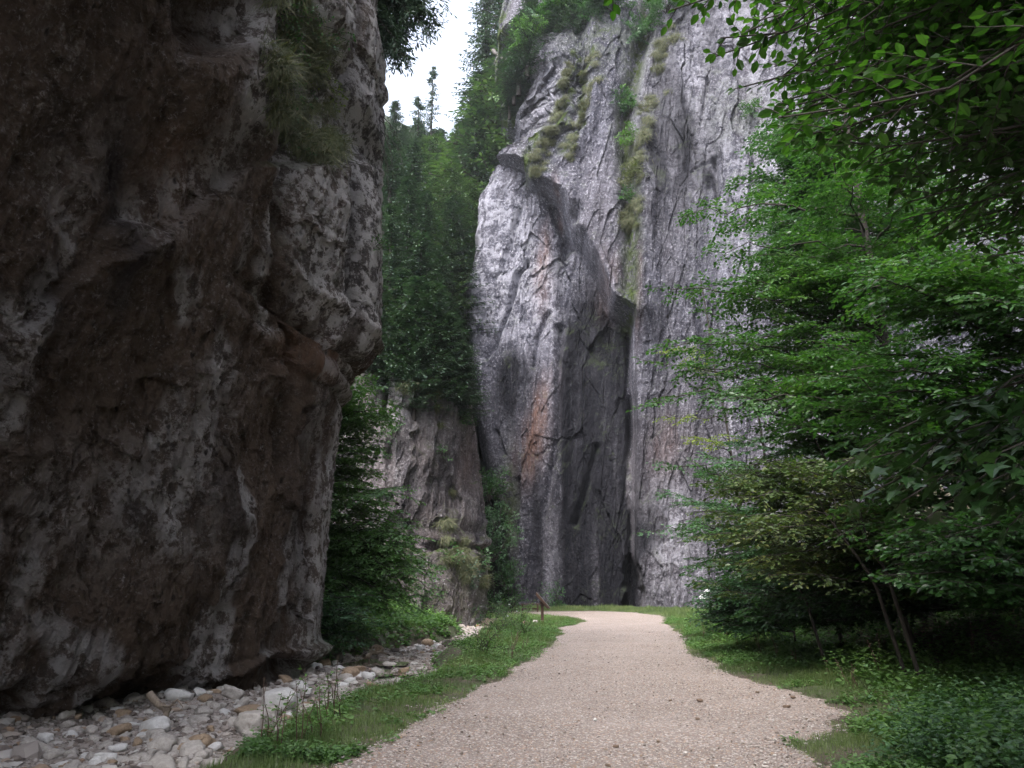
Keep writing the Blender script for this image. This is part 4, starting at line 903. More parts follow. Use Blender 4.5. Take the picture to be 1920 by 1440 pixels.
for i, (x, y, Yd, sz, lb) in enumerate([(918, 900, 55, 1.8, 'topmost bush in the cleft between buttress and cliff'), (935, 960, 54, 1.7, 'second bush from the top in the cleft beside the buttress'), (925, 1010, 52, 1.8, 'dark bush halfway down the cleft beside the buttress'),
                                       (945, 1060, 53, 1.8, 'dark bush low in the cleft next to the cliff foot'), (928, 1105, 51, 1.8, 'lowest bush of the cleft, behind the roadside thicket'), (960, 1110, 54, 1.4, 'bush at the cliff foot behind the wooden bench'), (1040, 1128, 60, 1.3, 'low green bush at the cliff foot behind the slanted board')]):
    T = Tree(580 + i, .15, .11, L4, .6, .8); p = on_y(x, y, Yd)
    for q in range(12):
        T.limb(p - UP * sz * .8, p + T.r.normal(0, .5, 3) * sz * np.array([.8, .6, 1]), .1, .03, sz * .5, .15, .3, .35, .5)
    base = tuple(p - UP * sz * .8); T.build('bush', lb, 'bush', GV, base, M['beech_teal'], M['bark'])
for i, (x, y, sz, mt, lb, dn) in enumerate([
        (530, 25, .9, 'beech', 'bright green bush high in the gully of the dark overhanging rock', .3), (540, 110, .8, 'beech_teal', 'second leafy bush in the gully of the dark rock', .3), (600, 150, .6, 'yellow', 'yellowish sprig jutting out of the gully in the dark rock', .1),
        (620, 180, .55, 'yellow', 'lowest yellow sprig beside the pale rib of the dark rock', .1), (545, 190, .7, 'beech_teal', 'dark bush low in the gully of the dark rock', .4), (600, 55, .8, 'beech_teal', 'shadowy bush in the upper right of the gully', .3), (570, 290, .35, 'beech_teal', 'tiny sprig under the hanging grass of the dark rock', .2),
        (710, 470, .4, 'beech', 'small bright sprig on the right rim of the dark rock', .1)]):
    bush_at('bush', lb, 600 + i, 'crag', x, y, sz, M[mt], 'bushes in the gully of the overhanging rock', .075, 7, dn)

# hanging grass on ledges: one tuft mesh per kind, copied
def tuft_mesh(seed, n, L, spread):
    r = np.random.RandomState(seed); m = MB()
    P = r.normal(0, spread, (n, 3)) * np.array([1, .5, .35]); D = np.stack([r.normal(0, .5, n), -r.uniform(.2, 1, n), r.uniform(-1.3, .4, n)], -1)
    m.leaves(P, D, np.stack([r.normal(0, .3, n), -np.ones(n), r.uniform(0, .6, n)], -1), L * r.uniform(.5, 1.2, n), (BLADE[0] * np.array([1, .8, -1]), BLADE[1]), 1.0, r.rand(n)); return m.mesh('grass_tuft', False)
tm = [tuft_mesh(1, 300, .5, .2), tuft_mesh(2, 260, .42, .22), tuft_mesh(3, 240, .36, .18)]
for q in tm: q.materials.append(M['drygrass'])
def tufts(rock, line, n, sc, label, group, jit, seed):
    r = np.random.RandomState(seed)
    for i in range(n):
        f = r.rand() * (len(line) - 1); k = int(f); x = line[k][0] + (line[k + 1][0] - line[k][0]) * (f - k) + r.normal(0, jit); y = line[k][1] + (line[k + 1][1] - line[k][1]) * (f - k) + r.normal(0, jit)
        p, nn = hit(rock, x, y); o = obj('grass_tuft', tm[i % 3], None, None, tuple(p)); s = sc * r.uniform(.7, 1.3); o.scale = (s, s, s)
        o.rotation_euler = (0, 0, math.atan2(nn[1], nn[0]) + math.pi / 2 + r.normal(0, .3)); tag(o, label, 'grass', group)
tufts('crag', [(540, -20), (530, 90), (540, 200), (560, 250), (600, 280), (630, 270)], 44, .75, 'tuft of long grass hanging in the gully of the dark overhanging rock', 'grass tufts in the gully of the dark rock', 14, 1)
tufts('crag', [(590, -20), (585, 60), (600, 130), (610, 220)], 24, .6, 'tuft of long grass hanging in the gully of the dark overhanging rock', 'grass tufts in the gully of the dark rock', 16, 2)
tufts('cliff', [(1068, 110), (1050, 190), (1025, 260), (1000, 330)], 60, 1.0, 'tuft of grass on the slanting ledge of the pale cliff head', 'grass tufts on the cliff ledges', 5, 3)
tufts('cliff', [(1115, 90), (1100, 170), (1078, 240), (1062, 290)], 36, .9, 'tuft of grass on the slanting ledge of the pale cliff head', 'grass tufts on the cliff ledges', 8, 4)
tufts('cliff', [(1240, 60), (1235, 130), (1200, 260), (1180, 380), (1182, 420)], 60, 1.2, 'tuft of grass in the long gully of the tall cliff', 'grass tufts in the cliff gully', 10, 5)
tufts('pillar', [(760, 690), (820, 740), (850, 1030), (880, 1060), (900, 1080)], 40, .9, 'tuft of grass on a ledge of the lower buttress', 'grass tufts on the buttress', 14, 6)
# ------------------------------------------------------------------ stones, grass, undergrowth
rs = np.random.RandomState(77)
import bmesh
def stone_mesh(seed, sub, mat, sq=(1, .8, .6), rough=.22):
    bm = bmesh.new(); bmesh.ops.create_icosphere(bm, subdivisions=sub, radius=1.0)
    V = np.array([v.co[:] for v in bm.verts]); F = np.array([[v.index for v in f.verts] for f in bm.faces]); bm.free()
    fv, fe = facets(V + seed * 3.1, .9, seed); h = 1 + rough * fv + .10 * fbm(V + seed, 1.6, 4, seed)
    V = V * h[:, None]; V = np.clip(V, -.86, .86) * np.array(sq); me = mesh_np('stone', V, [F], None, True); me.materials.append(mat); return me
SM = [stone_mesh(i, 3, M[['stone', 'stone', 'stone_white', 'stone', 'stone_tan', 'stone'][i % 6]], (1, .6 + .06 * (i % 5), .45 + .07 * (i % 4)), .42 + .06 * (i % 3)) for i in range(12)]
BIG = [stone_mesh(40 + i, 4, M[k], (1, .75, .62), .35) for i, k in enumerate(['stone_white', 'stone', 'stone_dark', 'stone_tan'])]
def place_stone(me, px, py, zb, wpx, label, name='boulder', cat='boulder', group=None, sink=.3, rz=None):
    p = on_z(px, py, zb); q = project(p[None])[2][0]; s = wpx / 2 / FPX * q
    o = obj(name, me, None, None, (p[0], p[1], zb + s * (.6 - sink))); o.scale = (s, s, s); o.rotation_euler = (rs.uniform(-.2, .2), rs.uniform(-.2, .2), rs.uniform(0, 6.28) if rz is None else rz)
    return tag(o, label, cat, group)
for (x, y, w_, k, lb) in [
        (527, 1332, 92, 0, 'largest pale boulder in the stream bed just off the overhanging rock'), (578, 1352, 70, 1, 'pale boulder leaning right of the largest one'), (500, 1350, 60, 1, 'low pale boulder in front of the largest one'),
        (475, 1372, 86, 1, 'flat pale slab of rock left of the largest boulder'), (577, 1300, 26, 0, 'small rounded boulder standing at the foot of the overhanging rock'), (293, 1385, 40, 1, 'squarish cream boulder near the dark undercut'),
        (372, 1400, 52, 3, 'tan stained boulder in the near stream bed'), (360, 1425, 66, 1, 'flat pale stone at the bottom of the picture'), (195, 1432, 46, 0, 'pale stone at the lower left edge of the stream bed'), (255, 1438, 50, 1, 'cream stone at the bottom left beside the pale one'),
        (735, 1316, 62, 2, 'dark mossy boulder on the grass edge of the stream bed'), (655, 1268, 40, 3, 'brownish boulder by the bend of the stream bed'), (707, 1222, 30, 3, 'brown boulder beside the fallen log'), (842, 1212, 30, 2, 'dark brown boulder under the grassy bank'),
        (788, 1218, 20, 0, 'bright white block lying in the stream bed'), (825, 1272, 34, 1, 'flat pale slab at the tip of the grass bank'), (802, 1208, 24, 3, 'tan stone right of the white block'), (820, 1215, 18, 0, 'small white stone next to the dark brown boulder'),
        (630, 1240, 34, 2, 'dark boulder in the shade behind the overhanging rock'), (745, 1205, 20, 3, 'small brown stone below the grassy bank'), (985, 1172, 18, 3, 'grey brown rock in the grass left of the slanted board'), (1004, 1169, 14, 1, 'pale grey rock at the foot of the slanted board')]:
    place_stone(BIG[k], x, y, -.36 if x < 900 else .02, w_, lb)
# cobbles: the larger ones are things, the rest one bed of gravel
pts = []
while len(pts) < 26000:
    n = 20000; x = rs.uniform(-13, 1, n); y = 7 + 45 * rs.rand(n) ** 1.6
    _, ss_ = masks(x, y); sp_ = _; ok = (ss_ < .15) & (sp_ > .4); pts += list(zip(x[ok], y[ok], ss_[ok]))
pts = np.array(pts[:26000]); zz = stream_z(pts[:, 0], pts[:, 1]); size = .021 * np.exp(rs.normal(0, .7, len(pts))) * (1 + .5 * (pts[:, 0] < -3)); size[:1500] = np.clip(.048 * np.exp(rs.normal(0, .55, 1500)), .028, .18)
qx, qy, qd = project(np.stack([pts[:, 0], pts[:, 1], zz], -1)); vis = (qx > 60) & (qx < 950) & (qy < 1450) & (qd > 1); app = np.where(vis, size / qd, 0)
# drop hidden ones under the crag
big_i = np.argsort(-app)[:270]
for n_, i in enumerate(big_i):
    o = obj('river_stone', SM[n_ % 12], None, None, (pts[i, 0], pts[i, 1], zz[i] + size[i] * .22)); s = size[i]; o.scale = (s, s, s)
    o.rotation_euler = (rs.uniform(-.4, .4), rs.uniform(-.4, .4), rs.uniform(0, 6.28)); tag(o, 'pale river stone lying loose among many others in the dry stream bed', 'stone', 'river stones in the dry stream bed')
def pebble_mass(P, S, seed, name, mats, label_kind):
    r = np.random.RandomState(seed); t = (1 + 5 ** .5) / 2
    IV = np.array([[-1, t, 0], [1, t, 0], [-1, -t, 0], [1, -t, 0], [0, -1, t], [0, 1, t], [0, -1, -t], [0, 1, -t], [t, 0, -1], [t, 0, 1], [-t, 0, -1], [-t, 0, 1]]) / 1.9
    IF = np.array([[0, 11, 5], [0, 5, 1], [0, 1, 7], [0, 7, 10], [0, 10, 11], [1, 5, 9], [5, 11, 4], [11, 10, 2], [10, 7, 6], [7, 1, 8], [3, 9, 4], [3, 4, 2], [3, 2, 6], [3, 6, 8], [3, 8, 9], [4, 9, 5], [2, 4, 11], [6, 2, 10], [8, 6, 7], [9, 8, 1]])
    n = len(P); jit = 1 + r.normal(0, .14, (n, 12, 1)); an = r.uniform(0, 6.28, n); ca, sa = np.cos(an), np.sin(an)
    B = IV[None] * jit * np.stack([np.ones(n), r.uniform(.55, .95, n), r.uniform(.35, .7, n)], -1)[:, None]
    X = B[:, :, 0] * ca[:, None] - B[:, :, 1] * sa[:, None]; Y = B[:, :, 0] * sa[:, None] + B[:, :, 1] * ca[:, None]
    V = np.stack([X, Y, B[:, :, 2]], -1) * S[:, None, None] + P[:, None]; F = (np.arange(n)[:, None, None] * 12 + IF[None]).reshape(-1, 3)
    me = mesh_np(name, V.reshape(-1, 3), [F], {'rnd': np.repeat(r.rand(n), 12)}, False); return obj(name, me, mats)
m, t, b = mat_new('mixed_pebbles'); t.links.new(ramp(t, attr(t, 'rnd'), [(0, (.09, .07, .06)), (.25, (.22, .18, .155)), (.6, (.34, .30, .275)), (.88, (.50, .47, .44)), (1, (.28, .18, .11))]), b.inputs['Base Color']); b.inputs['Roughness'].default_value = .85; M['pebbles'] = m
rest = np.setdiff1d(np.arange(len(pts)), big_i)
tag(pebble_mass(np.stack([pts[rest, 0], pts[rest, 1], zz[rest] + .2 * size[rest]], -1), size[rest], 3, 'gravel', M['pebbles'], ''), 'small pale gravel and pebbles filling the dry stream bed', 'gravel', None, 'stuff')
# loose chippings on the path
n = 60000; x = rs.uniform(-3, 8, n); y = 6.8 + 25 * rs.rand(n) ** 2.0; sp_, _ = masks(x, y); ok = rs.rand(n) < sst(.75, -.1, sp_ + .3 * fbm(np.stack([x, y, 0 * x], -1), 1.7, 3, 91)); x, y = x[ok], y[ok]
S = .0062 * np.exp(rs.normal(0, .45, len(x))) * (1 + .6 * (sp_[ok] > -.3))
tag(pebble_mass(np.stack([x, y, .004 + 0 * x], -1), S, 5, 'path_chippings', M['pebbles'], ''), 'fine loose stone chippings scattered over the gravel path', 'gravel', None, 'stuff')
for (x, y, w_, lb) in [(1312, 1316, 13, 'largest brown pebble in the middle right of the path'), (1308, 1350, 10, 'tan pebble below the largest brown one'), (1257, 1315, 8, 'small dark pebble left of the largest brown one'), (1116, 1352, 10, 'pale pebble in the middle of the path'),
                       (1155, 1402, 12, 'orange brown pebble low in the centre of the path'), (1475, 1328, 14, 'dark clod at the right edge of the path'), (1487, 1310, 11, 'dark pebble above the clod by the right edge'), (1234, 1392, 8, 'little dark pebble low in the path'), (1140, 1438, 12, 'brown pebble at the bottom of the path'), (1420, 1300, 9, 'brown pebble near the grass bend')]:
    place_stone(SM[4] if 'pale' not in lb else SM[2], x, y, .0, w_, lb, 'pebble', 'pebble', 'loose pebbles on the path', .1)
for o in scn.objects:
    if o.name.startswith('pebble') and 'pale' not in o['label']:
        o.material_slots[0].link = 'OBJECT'; o.material_slots[0].material = M['pebble_brown']
# shallow water left between the stones
m, t, b = mat_new('shallow_water'); b.inputs['Base Color'].default_value = (.20, .165, .13, 1); b.inputs['Roughness'].default_value = .06; bump(t, b, noise(t, co(t), 3, 3, .5), .15, .02)
def puddle(px0, py0, rx, ry, n=26):
    p = on_z(px0, py0, -.36); e = on_z(px0 + rx, py0, -.36); f = on_z(px0, py0 - ry, -.36); a = e[0] - p[0]; b_ = f[1] - p[1]
    an = np.linspace(0, 2 * math.pi, n, endpoint=False); k = 1 + .25 * np.sin(an * 3 + px0) + .12 * np.sin(an * 7)
    V = np.concatenate([[[0, 0, 0]], np.stack([np.cos(an) * a * k, np.sin(an) * b_ * k, 0 * an], -1)]) + np.array([p[0], p[1], -.36])
    return V, np.array([[0, 1 + i, 1 + (i + 1) % n] for i in range(n)])
Vs, Fs, c0 = [], [], 0
for a_ in [(700, 1243, 60, 7), (760, 1290, 40, 6), (725, 1262, 50, 6), (395, 1412, 30, 6)]:
    V, F = puddle(*a_); Vs.append(V); Fs.append(F + c0); c0 += len(V)
tag(obj('stream_water', mesh_np('stream_water', np.concatenate(Vs), [np.concatenate(Fs)]), m), kind='structure')

# ---- grass
def scatter(n, x0, x1, y0, y1, pw=1.8):
    return rs.uniform(x0, x1, n), y0 + (y1 - y0) * rs.rand(n) ** pw
def ground_pts(x, y):
    sp_, ss_ = masks(x, y); return sp_, ss_, ground_z(x, y, sp_, ss_)
def noise2(x, y, f, seed): return fbm(np.stack([x, y, 0 * x], -1), f, 3, seed)
g = MB()
n = 1200000; x, y = scatter(n, -6, 12, 6.5, 62, 2.3); sp_, ss_, z = ground_pts(x, y); r_ = x - np.interp(y, EDGE_Y, EDGE_X)
den = (ss_ > .25) * (x > -6) * np.where(r_ > 0, sst(2.4, .9, r_ + 1.2 * noise2(x, y, .8, 4)), 1) * sst(-.30, .15, sp_ + .30 * noise2(x, y, 2.2, 9)) * (.5 + .5 * sst(-.35, .15, noise2(x, y, .9, 12)))
ok = rs.rand(n) < den; x, y, z, r_, sp_ = x[ok], y[ok], z[ok], r_[ok], sp_[ok]
n = len(x); Hh = (.036 + .042 * np.clip(sp_, 0, 1.2)) * rs.uniform(.4, 1.7, n) * (1 + .02 * y) * (.8 + .5 * noise2(x, y, 1.5, 14))
an = rs.uniform(0, 6.28, n); D = np.stack([np.cos(an) * .9, np.sin(an) * .9, rs.uniform(.5, 1.3, n)], -1); Nn = np.stack([-np.cos(an), -np.sin(an), .5 + 0 * an], -1)
tone = np.clip(.45 + .35 * noise2(x, y, .7, 21) + rs.normal(0, .18, n), 0, 1)
g.leaves(np.stack([x, y, z - .005], -1), D, Nn, Hh, BLADE, np.clip(.055 / Hh, .8, 3) * (1 + .03 * y), tone)
tag(obj('grass', g.mesh('grass', False), M['grass']), 'short green grass along both edges of the gravel path', 'grass', None, 'stuff')

# ---- low herbs: leaf pairs on short stems
def herbs(n, xr, yr, dens, hmin, hmax, leaf, name, mat, label, seed, tmpl=L6, per=9, pw=1.8, tonef=.4):
    r = np.random.RandomState(seed); x, y = scatter(n, *xr, *yr, pw); sp_, ss_, z = ground_pts(x, y); rr_ = x - np.interp(y, EDGE_Y, EDGE_X)
    ok = r.rand(n) < dens(x, y, sp_, ss_, rr_); x, y, z = x[ok], y[ok], z[ok]; n = len(x); P, D, NN, S, A = [], [], [], [], []
    h = r.uniform(hmin, hmax, n) * (.6 + .6 * sst(-.5, .5, noise2(x, y, .8, seed))); lean = r.normal(0, .25, (n, 2)); tn = np.clip(tonef + .35 * noise2(x, y, .6, seed + 3) + r.normal(0, .1, n), 0, 1)
    for k in range(per):
        f = (k + 1) / per; an = r.uniform(0, 6.28, n)
        P.append(np.stack([x + lean[:, 0] * h * f + r.normal(0, .02, n), y + lean[:, 1] * h * f + r.normal(0, .02, n), z + h * f], -1))
        D.append(np.stack([np.cos(an), np.sin(an), r.uniform(-.5, .5, n)], -1)); NN.append(np.stack([r.normal(0, .3, n), r.normal(0, .3, n), np.ones(n)], -1))
        S.append(leaf * r.uniform(.55, 1.2, n) * (1.15 - .4 * f) * (1 + .012 * y)); A.append(np.clip(tn + r.uniform(-.2, .25, n), 0, 1))
    m = MB(); m.leaves(np.concatenate(P), np.concatenate(D), np.concatenate(NN), np.concatenate(S), tmpl, 1.0, np.concatenate(A))
    return tag(obj(name, m.mesh(name, False), M[mat]), label, 'plants', None, 'stuff')
herbs(44000, (2, 16), (6.5, 50), lambda x, y, sp, ss, r: sst(.3, 1.5, r + .7 * noise2(x, y, 1, 3)) * (.45 + .55 * sst(-.3, .2, noise2(x, y, .5, 61))), .12, .48, .088, 'ground_herbs', 'herb', 'low leafy herbs covering the bank right of the path', 201, L6, 9)
herbs(9000, (3.5, 11), (6.3, 11.5), lambda x, y, sp, ss, r: sst(.35, .9, r + .5 * noise2(x, y, 1.2, 5)) * sst(11.5, 9.8, y) * (z_ok(x, y)), .22, .50, .085, 'nettle_patch', 'nettle', 'lush bluish green nettles filling the lower right corner', 202, L6, 10, 1.2) if False else None
herbs(9000, (2.6, 11), (6.0, 12.2), lambda x, y, sp, ss, r: sst(.15, 1.3, r + .8 * noise2(x, y, 1.2, 5)) * sst(12.2, 9.6, y + .8 * noise2(x, y, .8, 6)), .14, .50, .064, 'nettle_patch', 'nettle', 'lush green nettles filling the lower right corner', 202, L6, 15, 1.1)
herbs(5200, (-7, 3), (9, 40), lambda x, y, sp, ss, r: (r < 0) * sst(.25, .6, sp) * sst(.2, .5, ss) * (.12 + .9 * sst(.25, .7, sp - .5 + .4 * noise2(x, y, 1, 7))), .10, .38, .06, 'verge_herbs', 'herb', 'low herbs in the grass verge between path and stream bed', 203, L6, 8, 1.4)
herbs(52000, (1, 9), (7, 45), lambda x, y, sp, ss, r: sst(-.1, .25, sp) * (r > -.6) * sst(3, 1.5, r) * sst(-.5, .3, noise2(x, y, 1.2, 81)), .03, .18, .062, 'edge_herbs', 'herb', 'low clover and small herbs mixed into the grass right of the path', 205, L6, 6, 1.6)
herbs(36000, (-6, 3), (8, 45), lambda x, y, sp, ss, r: (r < 0) * sst(-.1, .2, sp) * sst(.1, .4, ss) * sst(-.5, .3, noise2(x, y, 1.2, 82)), .03, .17, .058, 'verge_clover', 'herb', 'clover and small herbs mixed into the grass left of the path', 206, L6, 6, 1.6)
herbs(9000, (-14, -2), (18, 46), lambda x, y, sp, ss, r: (ss > -.3) * (r < 0) * (sp > 1), .15, .5, .12, 'bank_herbs', 'herb', 'dense greenery on the bank left of the stream bed', 204, L6, 9, 1.4)
# leaf litter on the slope
n = 26000; x, y = scatter(n, 5, 18, 6.5, 36, 1.5); sp_, ss_, z = ground_pts(x, y); r_ = x - np.interp(y, EDGE_Y, EDGE_X); ok = rs.rand(n) < sst(1.8, 3.2, r_); x, y, z = x[ok], y[ok], z[ok]; n = len(x)
l = MB(); an = rs.uniform(0, 6.28, n); l.leaves(np.stack([x, y, z + rs.uniform(.005, .05, n)], -1), np.stack([np.cos(an), np.sin(an), rs.normal(0, .3, n)], -1), np.stack([rs.normal(0, .5, n), rs.normal(0, .5, n), np.ones(n)], -1), rs.uniform(.05, .11, n), L6, 1.1, rs.rand(n))
n = 900; x, y = scatter(n, -2, 9, 6.8, 34, 1.4); sp_, ss_, z = ground_pts(x, y); ok = (sp_ < .6) & (rs.rand(n) < .2 + .8 * sst(-1.2, .2, sp_)); x, y, n = x[ok], y[ok], ok.sum(); an = rs.uniform(0, 6.28, n)
l.leaves(np.stack([x, y, rs.uniform(.008, .02, n)], -1), np.stack([np.cos(an), np.sin(an), rs.normal(0, .2, n)], -1), np.stack([rs.normal(0, .3, n), rs.normal(0, .3, n), np.ones(n)], -1), rs.uniform(.035, .07, n), L6, 1.1, rs.rand(n))
tag(obj('leaf_litter', l.mesh('leaf_litter', False), M['litter']), 'brown fallen leaves lying on the shaded slope at the right', 'leaves', None, 'stuff')

# ---- single plants
def stalk(px, py, h, seed, mat, leafy, label, name='wild_plant', group=None, z0=None, leaf=.05, k=3, wood='deadstalk'):
    p = on_z(px, py, 0.0 if z0 is None else z0); zg = gzs(p[0], p[1]); p = np.array([p[0], p[1], zg]); T = Tree(seed, leaf, leaf * .8, L6, .5)
    for i in range(k):
        d = unit(UP + T.r.normal(0, .22, 3)); L = h * T.r.uniform(.6, 1.05); t = np.linspace(0, 1, 6)[:, None]; pts = p + T.r.normal(0, .03, 3) * np.array([1, 1, 0]) + d * t * L + T.r.normal(0, .012, (6, 3)); pts[0, 2] -= .05
        T.w.tube(pts, np.linspace(.007, .003, 6), 4)
        for q in range(leafy):
            f = T.r.uniform(.25, 1); a = pts[0] + (pts[-1] - pts[0]) * f; T.twig(a, np.append(T.r.normal(0, 1, 2), .5), L * .22 * T.r.uniform(.6, 1.3), UP, .003, .45, 2)
        if not leafy: T.leaves_on(pts[2:], unit(T.r.normal(0, 1, 3)), .8)
    return T.build(name, label, 'plant', group, tuple(p), mat, M[wood], 'leaves', 'stems')
for i, (x, y, h, lf, mt, lb) in enumerate([
        (560, 1405, .85, 6, 'herb', 'tall wispy green plant at the near edge of the stream bed'), (524, 1420, .7, 5, 'herb', 'leaning leafy stem furthest left on the near verge'), (636, 1352, .75, 4, 'herb', 'thin upright weed between boulders and grass'), (600, 1395, .55, 7, 'herb', 'bushy little weed in the near grass verge'),
        (500, 1395, .9, 3, 'herb', 'long arching weed over the pale slab'), (610, 1300 + 60, .6, 4, 'herb', 'thin weed beside the leaning pale boulder')]):
    stalk(x, y, h, 700 + i, M[mt], lf, lb, group='weeds along the near stream edge')
for i, (x, y, h) in enumerate([(958, 1236, .8), (962, 1240, .7), (946, 1232, .65), (918, 1230, .6), (985, 1222, .5), (905, 1215, .6), (935, 1215, .7), (968, 1210, .5)]):
    stalk(x, y, h, 720 + i, M['litter'], 0, 'dark dead stalk standing in the grassy bank left of the path', 'dead_stalk', 'dead stalks on the left bank', leaf=.035, k=2)
for i, (x, y, h) in enumerate([(1590, 1296, .45), (1600, 1300, .5), (1655, 1290, .7), (1428, 1235, .6), (1385, 1222, .6), (1340, 1205, .5), (1300, 1190, .5), (1500, 1255, .45), (1560, 1280, .4), (1460, 1245, .5), (1320, 1200, .55), (1365, 1210, .6), (1834, 1300, .7)]):
    stalk(x, y, h, 740 + i, M['litter'], 0, 'dark dead stalk standing in the grass right of the path', 'dead_stalk', 'dead stalks on the right bank', leaf=.035, k=2)
# thicket on the verge near the board
for i, (x, y, sz, mt, lb) in enumerate([(965, 1180, .9, 'herb', 'leafy thicket in the verge left of the slanted board'), (930, 1185, .8, 'beech', 'yellow green bush where stream bed meets the buttress'), (985, 1190, .6, 'herb', 'low bush below the board with white flowers'), (945, 1160, .9, 'beech_teal', 'darker bush behind the verge thicket'), (905, 1235, .5, 'herb', 'small bush at the lower end of the grassy bank')]):
    p = on_z(x, y, 0); zg = gzs(p[0], p[1]); T = Tree(760 + i, .07, .06, L6, .6); base = np.array([p[0], p[1], zg])
    for q in range(14): T.limb(base + T.r.normal(0, .25, 3) * [sz, sz, 0], base + np.array([*(T.r.normal(0, .55, 2) * sz), T.r.uniform(.4, 1.3) * sz]), .1, .008, .35, .2, .16, .45, .5)
    T.build('bush', lb, 'bush', 'thicket on the grassy verge', tuple(base), M[mt], M['bark'])
m, t, b = mat_new('white_petals'); b.inputs['Base Color'].default_value = (.75, .77, .80, 1); M['petal'] = m
def flower(px, py, Yd):
    p = on_y(px, py, Yd); mb = MB(); n = 14; v = rs.normal(0, 1, (n, 3)); v[:, 2] = abs(v[:, 2]) * .5
    mb.leaves(np.zeros((n, 3)), v, np.tile(UP, (n, 1)), .055, L4, 1.2); o = obj('white_flower', mb.mesh('white_flower', False), M['petal'], None, tuple(p)); tag(o, 'white flower head among the verge thicket left of the slanted board', 'flower', 'white flower heads on the verge')
for (x, y, Yd) in [(955, 1134, 36), (970, 1147, 35), (945, 1161, 35), (986, 1191, 33), (940, 1184, 33), (952, 1156, 35), (1001, 1183, 34)]: flower(x, y, Yd)
# pale grass stems arching at the right
for i, (x0, y0, x1, y1) in enumerate([(1640, 1310, 1568, 1250), (1690, 1275, 1665, 1234)]):
    a = on_z(x0, y0, .1); a[2] = gzs(a[0], a[1]); e = on_y(x1, y1, a[1]); t_ = np.linspace(0, 1, 8)[:, None]; w_ = MB(); w_.tube((1 - t_) * a + t_ * e + UP * .12 * np.sin(t_ * math.pi), np.linspace(.006, .003, 8), 4)
    tag(obj('tall_grass', w_.mesh('tall_grass'), M['drygrass']), ['long pale grass stem leaning left over the nettles', 'shorter pale grass stem right of the long one'][i], 'grass')

# ---- slanted information board, bench, far white board, log, snags
def rotx(a): return np.array([[1, 0, 0], [0, math.cos(a), -math.sin(a)], [0, math.sin(a), math.cos(a)]])
def roty(a): return np.array([[math.cos(a), 0, math.sin(a)], [0, 1, 0], [-math.sin(a), 0, math.cos(a)]])
p = on_z(1017, 1170.5, 0.0); root = empty('information_board', tuple(p), 'slanted wooden information board on a post at the left edge of the path', 'sign'); root.scale = (1.12, 1.12, 1.08)
def part(name, fn, mat, parent, bev=.004):
    mb = MB(); fn(mb); o = obj(name, mb.mesh(name, False), mat, parent); bv = o.modifiers.new('bevel', 'BEVEL'); bv.width = bev; bv.segments = 2; return o
part('post', lambda q: q.box((0, 0, .38), (.055, .055, .50)), M['signwood'], root)
Rt = roty(math.radians(50)); c = np.array([.02, 0, .93])
part('backing', lambda q: (q.box(c, (.40, .36, .018), Rt), q.box(c + Rt @ np.array([0, .30, -.045]), (.36, .03, .025), Rt), q.box(c + Rt @ np.array([0, -.30, -.045]), (.36, .03, .025), Rt)), M['signwood'], root)
part('brace', lambda q: q.box((.0, 0, .80), (.10, .09, .05), roty(.6)), M['signwood'], root)
part('panel', lambda q: q.box(c + Rt @ np.array([0, 0, .024]), (.37, .33, .006), Rt), M['board'], root)
part('frame', lambda q: [q.box(c + Rt @ np.array(v), h, Rt) for v, h in (((.385, 0, .026), (.015, .36, .012)), ((-.385, 0, .026), (.015, .36, .012)), ((0, .345, .026), (.37, .015, .0115)), ((0, -.345, .026), (.37, .015, .0115)))], M['bark_grey'], root)
p = on_z(994, 1147.5, 0.0); root = empty('bench', tuple(p), 'low dark wooden bench on the gravel behind the slanted board', 'bench')
part('seat', lambda q: [q.box((0, y_, .50), (.62, .075, .025)) for y_ in (-.18, 0, .18)], M['signwood'], root)
for s_ in (-1, 1): part('leg', lambda q: q.box((s_ * .5, 0, .235), (.04, .2, .24)), M['signwood'], root)
part('stretcher', lambda q: q.box((0, 0, .2), (.455, .03, .04)), M['signwood'], root)
p = on_y(1322, 1120, 40); g0 = gzs(p[0], p[1]); root = empty('white_board', (p[0], p[1], g0), 'small white tilted board half hidden in greenery at the right foot of the cliff', 'sign')
part('panel', lambda q: q.box((0, 0, p[2] - g0 + .12), (.30, .012, .13), roty(-.75)), M['board'], root); part('post', lambda q: q.box((0, .06, (p[2] - g0) / 2), (.03, .03, (p[2] - g0) / 2 + .1)), M['signwood'], root)
def log(name, label, pts, rad, mat, cat='log', stubs=3, seed=1):
    r = np.random.RandomState(seed); pts = np.array(pts, float); t_ = np.linspace(0, 1, 14); q = np.stack([np.interp(t_, np.linspace(0, 1, len(pts)), pts[:, k]) for k in range(3)], -1); q[1:-1] += r.normal(0, rad * .25, (12, 3))
    root = empty(name, tuple(q[0]), label, cat); mb = MB(); mb.tube(q - q[0], rad * r.uniform(.75, 1.1, 14) * np.linspace(1, .6, 14), 8); obj('stem', mb.mesh('stem'), mat, root)
    for i in range(stubs):
        a = q[r.randint(3, 12)] - q[0]; w_ = MB(); w_.tube(np.array([a, a + r.normal(0, rad * 3, 3), a + r.normal(0, rad * 5, 3)]), [rad * .4, rad * .25, rad * .1], 5); obj('stub', w_.mesh('stub'), mat, root)
log('fallen_log', 'weathered log lying across stones under the left bank of the stream bed', [on_z(682, 1230, -.22), on_z(704, 1224, -.2), on_z(720, 1218, -.12)], .07, M['driftwood'], seed=2)
log('fallen_log', 'short tan log lying flat in the middle of the stream bed', [on_z(690, 1282, -.3), on_z(706, 1287, -.3), on_z(720, 1285, -.3)], .05, M['stone_tan'], stubs=1, seed=3)
